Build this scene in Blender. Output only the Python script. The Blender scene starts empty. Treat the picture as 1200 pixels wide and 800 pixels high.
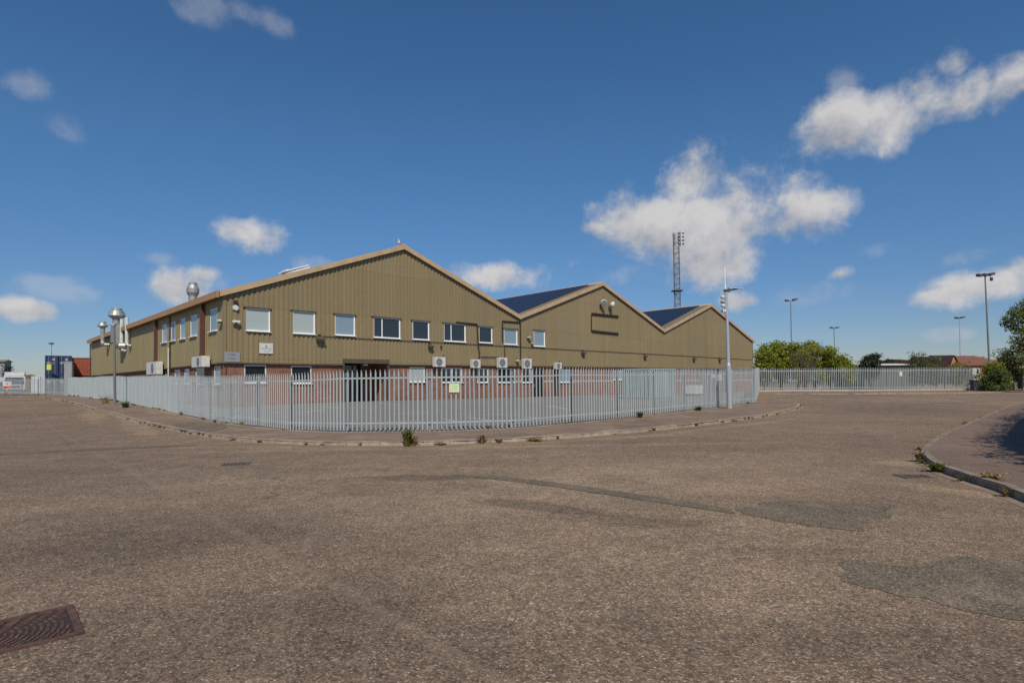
import bpy, math, random
import numpy as np
from mathutils import Vector, Matrix, noise as mnoise
random.seed(7)
R_ = math.radians
D = bpy.data
scene = bpy.context.scene
COL = scene.collection

# ------------------------------------------------------------------ camera
F = 669.0
CAMZ = 1.5
PITCH, ROLL, SHIFT = R_(1.2), -math.atan(.0095), 35.5 / 1200
CM = Matrix.Rotation(R_(90) + PITCH, 3, 'X') @ Matrix.Rotation(ROLL, 3, 'Z')
CO = Vector((0, 0, CAMZ))
cam_d = D.cameras.new('camera'); cam = D.objects.new('camera', cam_d); COL.objects.link(cam)
cam_d.sensor_width = 36; cam_d.lens = 36 * F / 1200; cam_d.shift_y = SHIFT
cam_d.clip_start = .05; cam_d.clip_end = 20000
cam.matrix_world = Matrix.Translation(CO) @ CM.to_4x4()
scene.camera = cam

def ray(px, py):
    return CM @ Vector(((px - 600) / F, (400 + SHIFT * 1200 - py) / F, -1.0))
def proj(p):
    c = CM.transposed() @ (Vector(p) - CO)
    return 600 + F * c.x / -c.z, 400 + SHIFT * 1200 - F * c.y / -c.z
def at_depth(px, py, P):            # point whose image scale is P pixels per metre
    return CO + ray(px, py) * (F / P)
def on_plane(px, py, o, n):
    d = ray(px, py); t = (Vector(o) - CO).dot(n) / d.dot(n)
    return CO + d * t
def hor(px):
    d = ray(px, 400); e = ray(px, 500)
    return 400 + 100 * d.z / (d.z - e.z)

# ------------------------------------------------------------------ terrain
FENCE_PX = [(80, 463.5, 442.3), (110, 467.5, 441.7), (150, 473.5, 441.3), (175, 478.5, 441), (204, 485, 440.6),
            (242, 492, 440.2), (266, 496, 439.8), (297, 500, 439), (339, 504, 436.8), (378, 505.8, 434.6), (417, 506.3, 433.5),
            (518, 505.5, 432), (605, 501.5, 431), (685, 494.5, 430.7), (741, 488.5, 431), (800, 482, 431.2), (850, 476, 431.5), (886, 472.5, 431.5)]
FH = 2.0
fence_pts = [at_depth(px, b, (b - t) / FH) for px, b, t in FENCE_PX]
far_px = [(889, 458.2, 430.8), (950, 458, 430.6), (1000, 457.9, 430.4), (1060, 457.4, 430.2), (1141, 456.6, 430)]
far_pts = [at_depth(px, b, (b - t) / FH) for px, b, t in far_px]
back_px = [(-60, 461.5, 443), (0, 461.7, 443), (40, 462, 443), (76, 462.6, 443)]
back_pts = [at_depth(px, b, (b - t) / FH) for px, b, t in back_px]

def Pf(px): return 20.5 * (1290 - px) / 1028.0
C0 = at_depth(262, hor(262), 20.5); C1 = at_depth(882, hor(882), 8.14)
fd = Vector((C1.x - C0.x, C1.y - C0.y, 0)).normalized()
nf = Vector((fd.y, -fd.x, 0))
wd = -nf; nl = -fd
def pF(px, py, off=0.0):
    p = on_plane(px, py, C0 + nf * off, nf); return (p - C0).dot(fd), p.z
def pL(px, py, off=0.0):
    p = on_plane(px, py, C0 + nl * off, nl); return (p - C0).dot(wd), p.z
def wF(s, z, off=0.0):
    v = C0 + fd * s + nf * off; return Vector((v.x, v.y, z))
def wL(s, z, off=0.0):
    v = C0 + wd * s + nl * off; return Vector((v.x, v.y, z))
S_END = pF(882, 420)[0]; L_END = pL(107, 430)[0]

ctrl = [(p.x, p.y, p.z - .1) for p in fence_pts + far_pts + back_pts]
for (s, z) in [(2, .38), (12, .38), (25, .32), (40, .22), (55, .12), (70, .12)]:
    w = wF(s, z); ctrl.append((w.x, w.y, z - .1))
for (s, z) in [(5, .42), (20, .55), (44, .75)]:
    w = wL(s, z); ctrl.append((w.x, w.y, z - .1))
for x, y in [(0, 0), (-10, 0), (10, 0), (0, -20), (-25, -15), (25, -15), (-14, 10), (13, 9), (0, 9), (30, 2), (-30, 5)]:
    ctrl.append((x, y, 0.0))
ctrl += [(28, 26, .1), (45, 30, .25), (-45, 30, .15), (90, 50, .6), (90, 0, .3), (-90, 70, .8), (-90, 0, .3), (0, 110, .6), (60, 110, .7), (-60, 110, .9), (-70, 40, .4)]
ctrl = np.array(ctrl)
def _k(r2): return np.where(r2 > 1e-9, r2 * np.log(np.sqrt(r2) + 1e-9), 0)
_n = len(ctrl)
_A = _k(((ctrl[:, None, :2] - ctrl[None, :, :2]) ** 2).sum(-1)) + np.eye(_n) * 25.0
_Pm = np.c_[np.ones(_n), ctrl[:, :2]]
_M = np.block([[_A, _Pm], [_Pm.T, np.zeros((3, 3))]])
_W = np.linalg.solve(_M, np.r_[ctrl[:, 2], 0, 0, 0])
def Rarr(xy):
    xy = np.asarray(xy, float).reshape(-1, 2)
    k = _k(((xy[:, None, :] - ctrl[None, :, :2]) ** 2).sum(-1))
    v = k @ _W[:_n] + _W[_n] + xy @ _W[_n + 1:]
    d = np.hypot(xy[:, 0], xy[:, 1] - 20)
    t = np.clip((d - 90) / 40, 0, 1); t = t * t * (3 - 2 * t)
    return v * (1 - t) + .7 * t
def R(x, y): return float(Rarr([(x, y)])[0])
def onR(px, py, dz=0.0):
    d = ray(px, py); t = 3.0; step = .25
    z0 = CAMZ
    for i in range(4000):
        p = CO + d * t
        if p.z < R(p.x, p.y) + dz: break
        t += step * max(1, t / 20)
        if t > 400: break
    lo, hi = t - step * max(1, t / 20), t
    for _ in range(24):
        m = (lo + hi) / 2; p = CO + d * m
        if p.z < R(p.x, p.y) + dz: hi = m
        else: lo = m
    return CO + d * hi

# ------------------------------------------------------------------ mesh helpers
class MB:
    def __init__(s): s.v = []; s.f = []; s.mi = []; s.smooth = False; s.uv = None
    def quad(s, a, b, c, d, mi=0):
        n = len(s.v); s.v += [tuple(a), tuple(b), tuple(c), tuple(d)]; s.f.append((n, n + 1, n + 2, n + 3)); s.mi.append(mi)
    def tri(s, a, b, c, mi=0):
        n = len(s.v); s.v += [tuple(a), tuple(b), tuple(c)]; s.f.append((n, n + 1, n + 2)); s.mi.append(mi)
    def poly(s, pts, mi=0):
        n = len(s.v); s.v += [tuple(p) for p in pts]; s.f.append(tuple(range(n, n + len(pts)))); s.mi.append(mi)
    def hexa(s, P, mi=0):       # 8 corners: bottom 4 ccw, top 4 ccw
        n = len(s.v); s.v += [tuple(p) for p in P]
        for f in ((3, 2, 1, 0), (4, 5, 6, 7), (0, 1, 5, 4), (1, 2, 6, 5), (2, 3, 7, 6), (3, 0, 4, 7)):
            s.f.append(tuple(n + i for i in f)); s.mi.append(mi)
    def box(s, c, size, ax=None, mi=0):
        c = Vector(c); X, Y, Z = ax if ax else (Vector((1, 0, 0)), Vector((0, 1, 0)), Vector((0, 0, 1)))
        a, b, h = X * size[0] / 2, Y * size[1] / 2, Z * size[2] / 2
        s.hexa([c - a - b - h, c + a - b - h, c + a + b - h, c - a + b - h, c - a - b + h, c + a - b + h, c + a + b + h, c - a + b + h], mi)
    def fbox(s, W, s0, s1, z0, z1, o0, o1, mi=0):     # box in a wall frame
        if o0 > o1: o0, o1 = o1, o0
        s.hexa([W(s0, z0, o1), W(s1, z0, o1), W(s1, z0, o0), W(s0, z0, o0), W(s0, z1, o1), W(s1, z1, o1), W(s1, z1, o0), W(s0, z1, o0)], mi)
    def tube(s, p0, p1, r0, r1=None, n=10, caps=True, mi=0):
        r1 = r0 if r1 is None else r1
        p0, p1 = Vector(p0), Vector(p1); d = (p1 - p0).normalized()
        u = d.orthogonal().normalized(); w = d.cross(u); b = len(s.v)
        for p, r in ((p0, r0), (p1, r1)):
            for i in range(n):
                a = 2 * math.pi * i / n; s.v.append(tuple(p + (u * math.cos(a) + w * math.sin(a)) * r))
        for i in range(n):
            j = (i + 1) % n; s.f.append((b + i, b + j, b + n + j, b + n + i)); s.mi.append(mi)
        if caps:
            s.f.append(tuple(b + i for i in reversed(range(n)))); s.mi.append(mi)
            s.f.append(tuple(b + n + i for i in range(n))); s.mi.append(mi)
    def path(s, pts, r, n=8):
        for a, b in zip(pts, pts[1:]): s.tube(a, b, r, n=n)
    def lathe(s, base, prof, n=20, mi=0):     # prof list of (r,z)
        base = Vector(base); b = len(s.v)
        for r, z in prof:
            for i in range(n):
                a = 2 * math.pi * i / n; s.v.append((base.x + r * math.cos(a), base.y + r * math.sin(a), base.z + z))
        for k in range(len(prof) - 1):
            for i in range(n):
                j = (i + 1) % n; s.f.append((b + k * n + i, b + k * n + j, b + (k + 1) * n + j, b + (k + 1) * n + i)); s.mi.append(mi)
        s.f.append(tuple(b + i for i in reversed(range(n)))); s.mi.append(mi)
        s.f.append(tuple(b + (len(prof) - 1) * n + i for i in range(n))); s.mi.append(mi)

def link(name, mb, mat, parent=None, local=False, uvf=None, smooth=None):
    me = D.meshes.new(name)
    v = mb.v
    if parent is not None and not local:
        L = parent_world(parent); v = [(a - L.x, b - L.y, c - L.z) for a, b, c in v]
    me.from_pydata(v, [], mb.f)
    mats = mat if isinstance(mat, (list, tuple)) else [mat]
    for m in mats: me.materials.append(m)
    if len(mats) > 1: me.polygons.foreach_set('material_index', mb.mi)
    if uvf:
        uv = me.uv_layers.new(name='UVMap')
        co = [uvf(Vector(p)) for p in mb.v]
        for lp in me.loops: uv.data[lp.index].uv = co[lp.vertex_index]
    if smooth if smooth is not None else mb.smooth:
        me.polygons.foreach_set('use_smooth', [True] * len(me.polygons))
    me.validate(); me.update()
    o = D.objects.new(name, me); COL.objects.link(o)
    if parent is not None:
        o.parent = parent
    return o
def parent_world(p):
    L = Vector((0, 0, 0))
    while p is not None: L += p.location; p = p.parent
    return L
def tag(o, label=None, cat=None, group=None, kind=None):
    if label: o['label'] = label
    if cat: o['category'] = cat
    if group: o['group'] = group
    if kind: o['kind'] = kind
    return o
def thing(name, label, cat, loc=(0, 0, 0), group=None):
    o = D.objects.new(name, None); COL.objects.link(o); o.location = loc; o.empty_display_size = .2
    return tag(o, label, cat, group)
def copy_tree(o, parent=None):
    c = o.copy(); COL.objects.link(c)
    c.parent = parent
    for ch in list(o.children): copy_tree(ch, c)
    return c
def struct(name, mb, mat, **k):
    o = link(name, mb, mat, **k); o['kind'] = 'structure'; return o

# ------------------------------------------------------------------ materials
def lin(r, g, b):
    f = lambda c: ((c / 255 + .055) / 1.055) ** 2.4 if c > 10.31 else c / 255 / 12.92
    return (f(r), f(g), f(b), 1)
class NT:
    def __init__(s, name, rough=.7, metal=0.0, spec=.5):
        s.m = D.materials.new(name); s.m.use_nodes = True; s.t = s.m.node_tree
        s.b = s.t.nodes['Principled BSDF']; s.b.inputs['Roughness'].default_value = rough
        s.b.inputs['Metallic'].default_value = metal; s.b.inputs['Specular IOR Level'].default_value = spec
    def n(s, ty, **k):
        x = s.t.nodes.new(ty)
        for a, b in k.items():
            if hasattr(x, a): setattr(x, a, b)
            else: x.inputs[a.replace('_', ' ')].default_value = b
        return x
    def l(s, a, b): s.t.links.new(a, b)
    def coord(s, kind='Object', scale=(1, 1, 1)):
        tc = s.n('ShaderNodeTexCoord'); mp = s.n('ShaderNodeMapping'); mp.inputs['Scale'].default_value = scale
        s.l(tc.outputs[kind], mp.inputs[0]); return mp.outputs[0]
    def noise(s, co, scale, detail=4, rough=.6, dist=0):
        x = s.n('ShaderNodeTexNoise'); x.inputs['Scale'].default_value = scale; x.inputs['Detail'].default_value = detail
        x.inputs['Roughness'].default_value = rough; x.inputs['Distortion'].default_value = dist
        if co is not None: s.l(co, x.inputs['Vector'])
        return x.outputs['Fac']
    def ramp(s, fac, stops):
        x = s.n('ShaderNodeValToRGB'); e = x.color_ramp.elements
        while len(e) < len(stops): e.new(.5)
        for i, (p, c) in enumerate(stops):
            e[i].position = p; e[i].color = c if len(c) == 4 else (*c, 1)
        s.l(fac, x.inputs[0]); return x.outputs[0]
    def mr(s, v, a, b, c=0, d=1, smooth=False):
        x = s.n('ShaderNodeMapRange'); x.interpolation_type = 'SMOOTHSTEP' if smooth else 'LINEAR'
        for i, q in zip((1, 2, 3, 4), (a, b, c, d)): x.inputs[i].default_value = q
        s.l(v, x.inputs[0]); return x.outputs[0]
    def math(s, op, a, b=None, c=None, clamp=False):
        x = s.n('ShaderNodeMath'); x.operation = op; x.use_clamp = clamp
        for i, q in enumerate((a, b, c)):
            if q is None: continue
            if isinstance(q, (int, float)): x.inputs[i].default_value = q
            else: s.l(q, x.inputs[i])
        return x.outputs[0]
    def mix(s, fac, a, b, mode='MIX'):
        x = s.n('ShaderNodeMix'); x.data_type = 'RGBA'; x.blend_type = mode
        for i, q in zip((0, 6, 7), (fac, a, b)):
            if isinstance(q, (int, float)): x.inputs[i].default_value = q
            elif isinstance(q, tuple): x.inputs[i].default_value = q if len(q) == 4 else (*q, 1)
            else: s.l(q, x.inputs[i])
        return x.outputs[2]
    def col(s, c):
        if isinstance(c, tuple): s.b.inputs['Base Color'].default_value = c if len(c) == 4 else (*c, 1)
        else: s.l(c, s.b.inputs['Base Color'])
        return s
    def bump(s, h, strength=.3, dist=.02):
        x = s.n('ShaderNodeBump'); x.inputs['Strength'].default_value = strength; x.inputs['Distance'].default_value = dist
        s.l(h, x.inputs['Height']); s.l(x.outputs[0], s.b.inputs['Normal']); return s
def plain(name, c, rough=.6, metal=0, var=.15, scale=3, spec=.4):
    t = NT(name, rough, metal, spec)
    co = t.coord('Object'); f = t.noise(co, scale, 5)
    dark = tuple(x * (1 - var) for x in c[:3]); lite = tuple(min(1, x * (1 + var)) for x in c[:3])
    t.col(t.ramp(f, [(.3, dark), (.7, lite)])); return t.m

# aggregate concrete road: world-positioned stains and joints
def road_mat():
    t = NT('exposed_aggregate_concrete', .85, spec=.25)
    co = t.coord('Object')
    v = t.n('ShaderNodeTexVoronoi'); v.inputs['Scale'].default_value = 80; t.l(co, v.inputs['Vector'])
    sep = t.n('ShaderNodeSeparateColor'); t.l(v.outputs['Color'], sep.inputs[0])
    stones = t.ramp(sep.outputs[0], [(0, (.055, .044, .037)), (.3, (.135, .100, .076)), (.55, (.215, .155, .115)), (.8, (.30, .22, .16)), (.94, (.39, .305, .23)), (1, (.56, .48, .39))])
    edge = t.mr(v.outputs['Distance'], .40, .85)
    c = t.mix(edge, stones, (.135, .104, .080))
    v2 = t.n('ShaderNodeTexVoronoi'); v2.inputs['Scale'].default_value = 30; t.l(co, v2.inputs['Vector'])
    sp2 = t.n('ShaderNodeSeparateColor'); t.l(v2.outputs['Color'], sp2.inputs[0])
    c = t.mix(t.mr(sp2.outputs[1], .0, 1, 0, .35), c, t.ramp(sp2.outputs[1], [(0, (.11, .085, .066)), (1, (.28, .21, .155))]))
    big = t.noise(co, .13, 5, .6)
    mid = t.noise(co, .9, 6, .65)
    k = t.mix(t.mr(big, .3, .7), (.76, .76, .78, 1), (1.16, 1.13, 1.10, 1))
    c = t.mix(1.0, c, k, 'MULTIPLY')
    k2 = t.mix(t.mr(mid, .3, .7), (.84, .84, .84, 1), (1.13, 1.12, 1.10, 1))
    c = t.mix(1.0, c, k2, 'MULTIPLY')
    for sc_, am_ in ((5.5, .14), (19, .20)):
        nn_ = t.noise(co, sc_, 3, .7)
        c = t.mix(1.0, c, t.mix(t.mr(nn_, .32, .68), (1 - am_,) * 3 + (1,), (1 + am_,) * 3 + (1,)), 'MULTIPLY')
    # tyre-polished stripes, old stains and broad darker tones
    sx = t.n('ShaderNodeSeparateXYZ'); t.l(co, sx.inputs[0])
    X, Y = sx.outputs[0], sx.outputs[1]
    nz = t.noise(co, 1.6, 4, .6)
    def blot(px, py, a, b, ang, colr, amt, c, rag=.9):
        p = onR(px, py); ca, sa = math.cos(ang), math.sin(ang)
        dx = t.math('SUBTRACT', X, p.x); dy = t.math('SUBTRACT', Y, p.y)
        u = t.math('ADD', t.math('MULTIPLY', dx, ca / a), t.math('MULTIPLY', dy, sa / a))
        w = t.math('ADD', t.math('MULTIPLY', dx, -sa / b), t.math('MULTIPLY', dy, ca / b))
        d = t.math('SQRT', t.math('ADD', t.math('MULTIPLY', u, u), t.math('MULTIPLY', w, w)))
        d = t.math('ADD', d, t.math('MULTIPLY', t.math('SUBTRACT', nz, .5), rag * 2))
        f = t.mr(d, .55, 1.0, amt, 0, True)
        k = tuple(min(1.6, x / y) for x, y in zip(colr[:3], (.235, .170, .125)))
        return t.mix(f, c, k, 'MULTIPLY')
    grime = (.07, .052, .04, 1)
    for q in [(625, 592, 1.0, .32, -.5, .55), (730, 609, 1.1, .35, -.3, .4), (497, 559, 1.3, .4, 0, .5), (920, 645, .9, .16, .0, .2),
              (205, 495, 1.4, .8, 0, .6), (1115, 472, 3.0, .5, 0, .35), (640, 540, 4, 1.0, .1, .15),
              (160, 640, 1.6, 1.0, .4, .2), (420, 700, 1.2, .5, .2, .18), (840, 740, 1.0, .4, -.2, .2), (940, 590, 2.5, .6, -.2, .2)]:
        px, py, a, b, an, am = q
        c = blot(px, py, a, b, an, grime, am, c)
    for q in [(470, 548, 9, 2.6, .05, .30), (700, 590, 5, 2.2, -.1, .30), (900, 545, 7, 2.2, .5, .25), (760, 680, 2.6, 1.3, -.2, .28), (330, 600, 4, 1.4, .1, .15)]:
        px, py, a, b, an, am = q
        c = blot(px, py, a, b, an, (.34, .255, .185, 1), am, c, .6)
    for q in [(120, 620, 3.0, 1.5, .2, .35), (60, 560, 6, 2.0, .2, .22), (230, 740, 1.6, .8, .1, .30), (1130, 770, 1.3, .6, -.3, .30), (560, 760, 1.2, .5, 0, .18)]:  # broad darker tone over the near road
        px, py, a, b, an, am = q
        c = blot(px, py, a, b, an, (.11, .085, .065, 1), am, c, .6)
    # sandy grit drifted along the kerbs and to the far side
    for q in [(1085, 545, 1.2, .45, -.6, .6), (1140, 578, 1.5, .3, -1.1, .5), (560, 524, 9, .4, .03, .45), (330, 524, 4, .5, -.15, .4), (700, 514, 5, .4, .35, .45), (850, 500, 6, .4, .7, .5), (160, 497, 9, .7, 2.2, .5), (110, 485, 9, .8, 2.2, .5)]:
        px, py, a, b, an, am = q
        c = blot(px, py, a, b, an, (.36, .26, .18, 1), am, c, .7)
    # construction joints (fine pale/dark seams)
    jn = t.noise(co, .5, 3, .5)
    for (ax, ay), (bx, by), wdt, cc, am in [((0, 531), (470, 512), .05, (.10, .085, .07, 1), .5), ((60, 500), (520, 760), .035, (.24, .19, .145, 1), .22), ((380, 590), (300, 800), .03, (.24, .19, .145, 1), .12)]:
        A, B = onR(ax, ay), onR(bx, by); dd = Vector((B.x - A.x, B.y - A.y)).normalized(); nn = (-dd.y, dd.x)
        e = t.math('ADD', t.math('MULTIPLY', t.math('SUBTRACT', X, A.x), nn[0]), t.math('MULTIPLY', t.math('SUBTRACT', Y, A.y), nn[1]))
        e = t.math('ADD', e, t.math('MULTIPLY', t.math('SUBTRACT', jn, .5), .25))
        f = t.mr(t.math('ABSOLUTE', e), wdt, wdt * 2.2, am, 0)
        c = t.mix(f, c, cc)
    dn = t.n('ShaderNodeTexNoise'); dn.inputs['Scale'].default_value = 1.2; dn.inputs['Detail'].default_value = 5; t.l(co, dn.inputs['Vector'])
    dv = t.n('ShaderNodeVectorMath', operation='SCALE'); t.l(dn.outputs['Color'], dv.inputs[0]); dv.inputs[3].default_value = .9
    da = t.n('ShaderNodeVectorMath', operation='ADD'); t.l(co, da.inputs[0]); t.l(dv.outputs[0], da.inputs[1])
    cv = t.n('ShaderNodeTexVoronoi', feature='DISTANCE_TO_EDGE'); cv.inputs['Scale'].default_value = .22; t.l(da.outputs[0], cv.inputs['Vector'])
    ck = t.math('MULTIPLY', t.mr(cv.outputs['Distance'], .0015, .0045, .65, 0), t.mr(t.noise(co, .3, 4), .50, .60, 0, 1))
    c = t.mix(ck, c, (.05, .04, .03, 1))
    c = t.mix(1.0, c, (1.20, 1.13, 1.00, 1), 'MULTIPLY')
    t.col(c)
    h = t.math('MULTIPLY', v.outputs['Distance'], -1)
    t.bump(h, .35, .01)
    return t.m
def tarmac_mat(name, base, var=.35, stone=.25, sand=0.0, sc=90):
    t = NT(name, .9, spec=.2); co = t.coord('Object')
    v = t.n('ShaderNodeTexVoronoi'); v.inputs['Scale'].default_value = sc; t.l(co, v.inputs['Vector'])
    sp = t.n('ShaderNodeSeparateColor'); t.l(v.outputs['Color'], sp.inputs[0])
    lo = tuple(x * (1 - stone * 1.6) for x in base); hi = tuple(x * (1 + stone * 2.5) for x in base)
    c = t.ramp(sp.outputs[0], [(0, lo), (.5, base), (.9, tuple((a + b) / 2 for a, b in zip(base, hi))), (1, hi)])
    n1 = t.noise(co, .35, 6, .65); n2 = t.noise(co, 2.2, 5, .65)
    c = t.mix(1, c, t.mix(t.mr(n1, .3, .7), (1 - var,) * 3 + (1,), (1 + var * .7,) * 3 + (1,)), 'MULTIPLY')
    c = t.mix(1, c, t.mix(t.mr(n2, .3, .7), (1 - var * .6,) * 3 + (1,), (1 + var * .5,) * 3 + (1,)), 'MULTIPLY')
    if sand:
        n3 = t.noise(co, .8, 7, .7)
        c = t.mix(t.mr(n3, .5, .68, 0, sand, True), c, (.33, .235, .155, 1))
    t.col(c); t.bump(sp.outputs[1], .2, .006); return t.m

def clad_mat(name, base):
    t = NT(name, .5, spec=.35)
    uv = t.coord('UV', (1, 1, 1)); st = t.coord('UV', (1.1, .06, 1)); st2 = t.coord('UV', (.22, .12, 1)); st3 = t.coord('UV', (5, .25, 1))
    a = t.noise(st, 1.0, 5, .65); b = t.noise(st2, 1.0, 3, .5); d = t.noise(st3, 1.0, 4, .7)
    base = base[:3]
    c = t.mix(t.mr(a, .3, .7), tuple(x * .9 for x in base), tuple(x * 1.1 for x in base))
    c = t.mix(t.mr(b, .35, .7, 0, .6), c, (base[0] * .9, base[1] * 1.0, base[2] * 1.08, 1))
    c = t.mix(t.mr(d, .60, .80, 0, .4, True), c, (base[0] * 1.35, base[1] * 1.36, base[2] * 1.55, 1))
    c = t.mix(t.mr(d, .22, .38, .25, 0, True), c, (base[0] * .6, base[1] * .6, base[2] * .55, 1))
    g = t.noise(uv, 3.0, 5, .7)
    c = t.mix(1, c, t.mix(g, (.86, .86, .86, 1), (1.12, 1.12, 1.12, 1)), 'MULTIPLY')
    # sheet lap joints
    br = t.n('ShaderNodeTexBrick'); br.offset = 0; t.l(uv, br.inputs['Vector'])
    br.inputs['Scale'].default_value = 1; br.inputs['Brick Width'].default_value = 7.2; br.inputs['Row Height'].default_value = 3.1
    br.inputs['Mortar Size'].default_value = .012; br.inputs['Mortar Smooth'].default_value = 0
    br.inputs['Color1'].default_value = (1, 1, 1, 1); br.inputs['Color2'].default_value = (.88, .88, .86, 1); br.inputs['Mortar'].default_value = (.62, .62, .6, 1)
    c = t.mix(.8, c, br.outputs[0], 'MULTIPLY')
    t.col(c); return t.m
def brick_mat():
    t = NT('red_brick', .85, spec=.2); uv = t.coord('UV')
    br = t.n('ShaderNodeTexBrick'); t.l(uv, br.inputs['Vector'])
    br.inputs['Scale'].default_value = 1; br.inputs['Brick Width'].default_value = .225; br.inputs['Row Height'].default_value = .075
    br.inputs['Mortar Size'].default_value = .006; br.inputs['Color1'].default_value = (.27, .115, .075, 1); br.inputs['Color2'].default_value = (.18, .075, .052, 1)
    br.inputs['Mortar'].default_value = (.30, .24, .19, 1)
    n1 = t.noise(uv, 1.1, 5, .65); n2 = t.noise(uv, 9, 3)
    c = t.mix(1, br.outputs[0], t.mix(t.mr(n1, .3, .7), (.72, .75, .8, 1), (1.35, 1.25, 1.15, 1)), 'MULTIPLY')
    c = t.mix(1, c, t.mix(n2, (.75, .75, .75, 1), (1.25, 1.2, 1.2, 1)), 'MULTIPLY')
    t.col(c); t.bump(br.outputs['Fac'], .3, -.004); return t.m
def leaf_mat(name, a, b, c3, trans=.25):
    t = NT(name, .55, spec=.3); co = t.coord('Object')
    g = t.n('ShaderNodeNewGeometry')
    n1 = t.noise(co, .45, 3); 
    f = t.math('ADD', t.math('MULTIPLY', g.outputs['Random Per Island'], .6), t.math('MULTIPLY', n1, .55), clamp=True)
    c = t.ramp(f, [(.2, a), (.55, b), (.85, c3)])
    t.col(c)
    tr = t.n('ShaderNodeBsdfTranslucent'); t.l(c, tr.inputs[0])
    mx = t.n('ShaderNodeMixShader'); mx.inputs[0].default_value = trans
    t.l(t.b.outputs[0], mx.inputs[1]); t.l(tr.outputs[0], mx.inputs[2])
    t.l(mx.outputs[0], t.t.nodes['Material Output'].inputs[0]); return t.m
def steel_mat(name, c, var=.2, rough=.5, metal=.3, streak=(3, 3, .4)):
    t = NT(name, rough, metal, .4); co = t.coord('Object', streak); f = t.noise(co, 2.0, 5, .65)
    g = t.n('ShaderNodeNewGeometry')
    k = t.math('ADD', t.math('MULTIPLY', f, .7), t.math('MULTIPLY', g.outputs['Random Per Island'], .3))
    t.col(t.ramp(k, [(.25, tuple(x * (1 - var) for x in c)), (.75, tuple(x * (1 + var) for x in c))])); return t.m
def glass_mat(name, c, rough=.06, spec=.8):
    t = NT(name, rough, 0, spec); co = t.coord('Object'); f = t.noise(co, 1.3, 3)
    t.col(t.mix(f, tuple(x * .75 for x in c), tuple(x * 1.2 for x in c)))
    t.b.inputs['IOR'].default_value = 1.52; return t.m
def blind_mat(name, c):
    t = NT(name, .12, 0, .8); w = t.n('ShaderNodeTexWave'); w.bands_direction = 'Z'; w.inputs['Scale'].default_value = 9; w.inputs['Distortion'].default_value = .3
    t.l(t.coord('Object'), w.inputs[0]); t.col(t.mix(w.outputs['Fac'], tuple(x * .86 for x in c), tuple(x * 1.05 for x in c))); return t.m

M = {}
M['road'] = road_mat()
M['pave'] = tarmac_mat('worn_pavement_tarmac', (.225, .160, .115), .22, .22, .75)
M['pave2'] = tarmac_mat('pinkish_pavement_tarmac', (.200, .138, .108), .16, .25, .15)
def patch_mat():
    t = NT('worn_tarmac_patch', .9, spec=.2); co = t.coord('Object')
    v = t.n('ShaderNodeTexVoronoi'); v.inputs['Scale'].default_value = 80; t.l(co, v.inputs['Vector'])
    sp = t.n('ShaderNodeSeparateColor'); t.l(v.outputs['Color'], sp.inputs[0])
    c = t.ramp(sp.outputs[0], [(0, (.055, .048, .038)), (.5, (.125, .106, .082)), (.9, (.175, .148, .115)), (1, (.30, .25, .20))])
    r = t.ramp(sp.outputs[1], [(0, (.10, .08, .06)), (.5, (.21, .165, .12)), (1, (.40, .32, .24))])
    m = t.noise(co, 1.4, 7, .7); c = t.mix(t.mr(m, .48, .66, 0, .55, True), c, r); c = t.mix(1.0, c, (1.2, 1.11, 1.0, 1), 'MULTIPLY')
    n1 = t.noise(co, .5, 4); c = t.mix(1, c, t.mix(n1, (.8, .8, .8, 1), (1.2, 1.2, 1.2, 1)), 'MULTIPLY')
    t.col(c); t.bump(sp.outputs[1], .25, .006); return t.m
M['patch'] = patch_mat()
M['yard'] = tarmac_mat('grey_yard_tarmac', (.205, .195, .175), .14, .12, .1)
M['dirt'] = tarmac_mat('sandy_dirt', (.30, .22, .15), .3, .2, .3, 60)
M['ground'] = tarmac_mat('dry_grass_and_earth', (.13, .12, .06), .4, .2, .5, 20)
M['kerb'] = plain('weathered_concrete_kerb', (.36, .28, .21), .85, 0, .35, 4)
M['concrete'] = plain('pale_concrete', (.42, .36, .29), .85, 0, .2, 5)
M['paint'] = plain('white_road_paint', (.62, .62, .58), .7, 0, .25, 9)
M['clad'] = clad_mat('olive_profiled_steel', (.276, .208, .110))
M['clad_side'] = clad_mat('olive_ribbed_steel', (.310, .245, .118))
M['brick'] = brick_mat()
M['trim'] = plain('tan_roof_trim', (.50, .35, .205), .55, 0, .12, 1.5)
M['gutter'] = plain('orange_brown_gutter', (.42, .23, .10), .55, 0, .15, 2)
M['pipe'] = plain('brown_downpipe', (.11, .045, .03), .5, 0, .15, 3)
M['darkline'] = plain('dark_conduit', (.035, .027, .02), .6)
M['upvc'] = plain('white_upvc', (.80, .80, .77), .35, 0, .04, 2)
M['sillwood'] = plain('dark_head_flashing', (.10, .08, .05), .6)
M['dglass'] = glass_mat('dark_window_glass', (.022, .026, .030), .07, 1.0)
M['bglass'] = blind_mat('pale_blind_behind_glass', (.42, .47, .44))
M['bglass2'] = blind_mat('blue_grey_blind_behind_glass', (.24, .32, .38))
M['black'] = plain('black_interior', (.012, .012, .013), .6)
M['white'] = plain('off_white_enamel', (.62, .61, .56), .45, 0, .18, 5)
M['grey'] = plain('grey_painted_steel', (.30, .31, .32), .5, 0, .12, 3)
M['dgrey'] = plain('dark_grey_metal', (.06, .065, .07), .5)
M['signgrey'] = plain('grey_sign_board', (.29, .29, .31), .5, 0, .06)
M['ink'] = plain('dark_lettering', (.08, .08, .11), .6)
M['inkpale'] = plain('grey_lettering', (.33, .33, .36), .6)
M['galv'] = steel_mat('galvanised_palisade_steel', (.405, .445, .44), .2, .5, .2)
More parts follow.
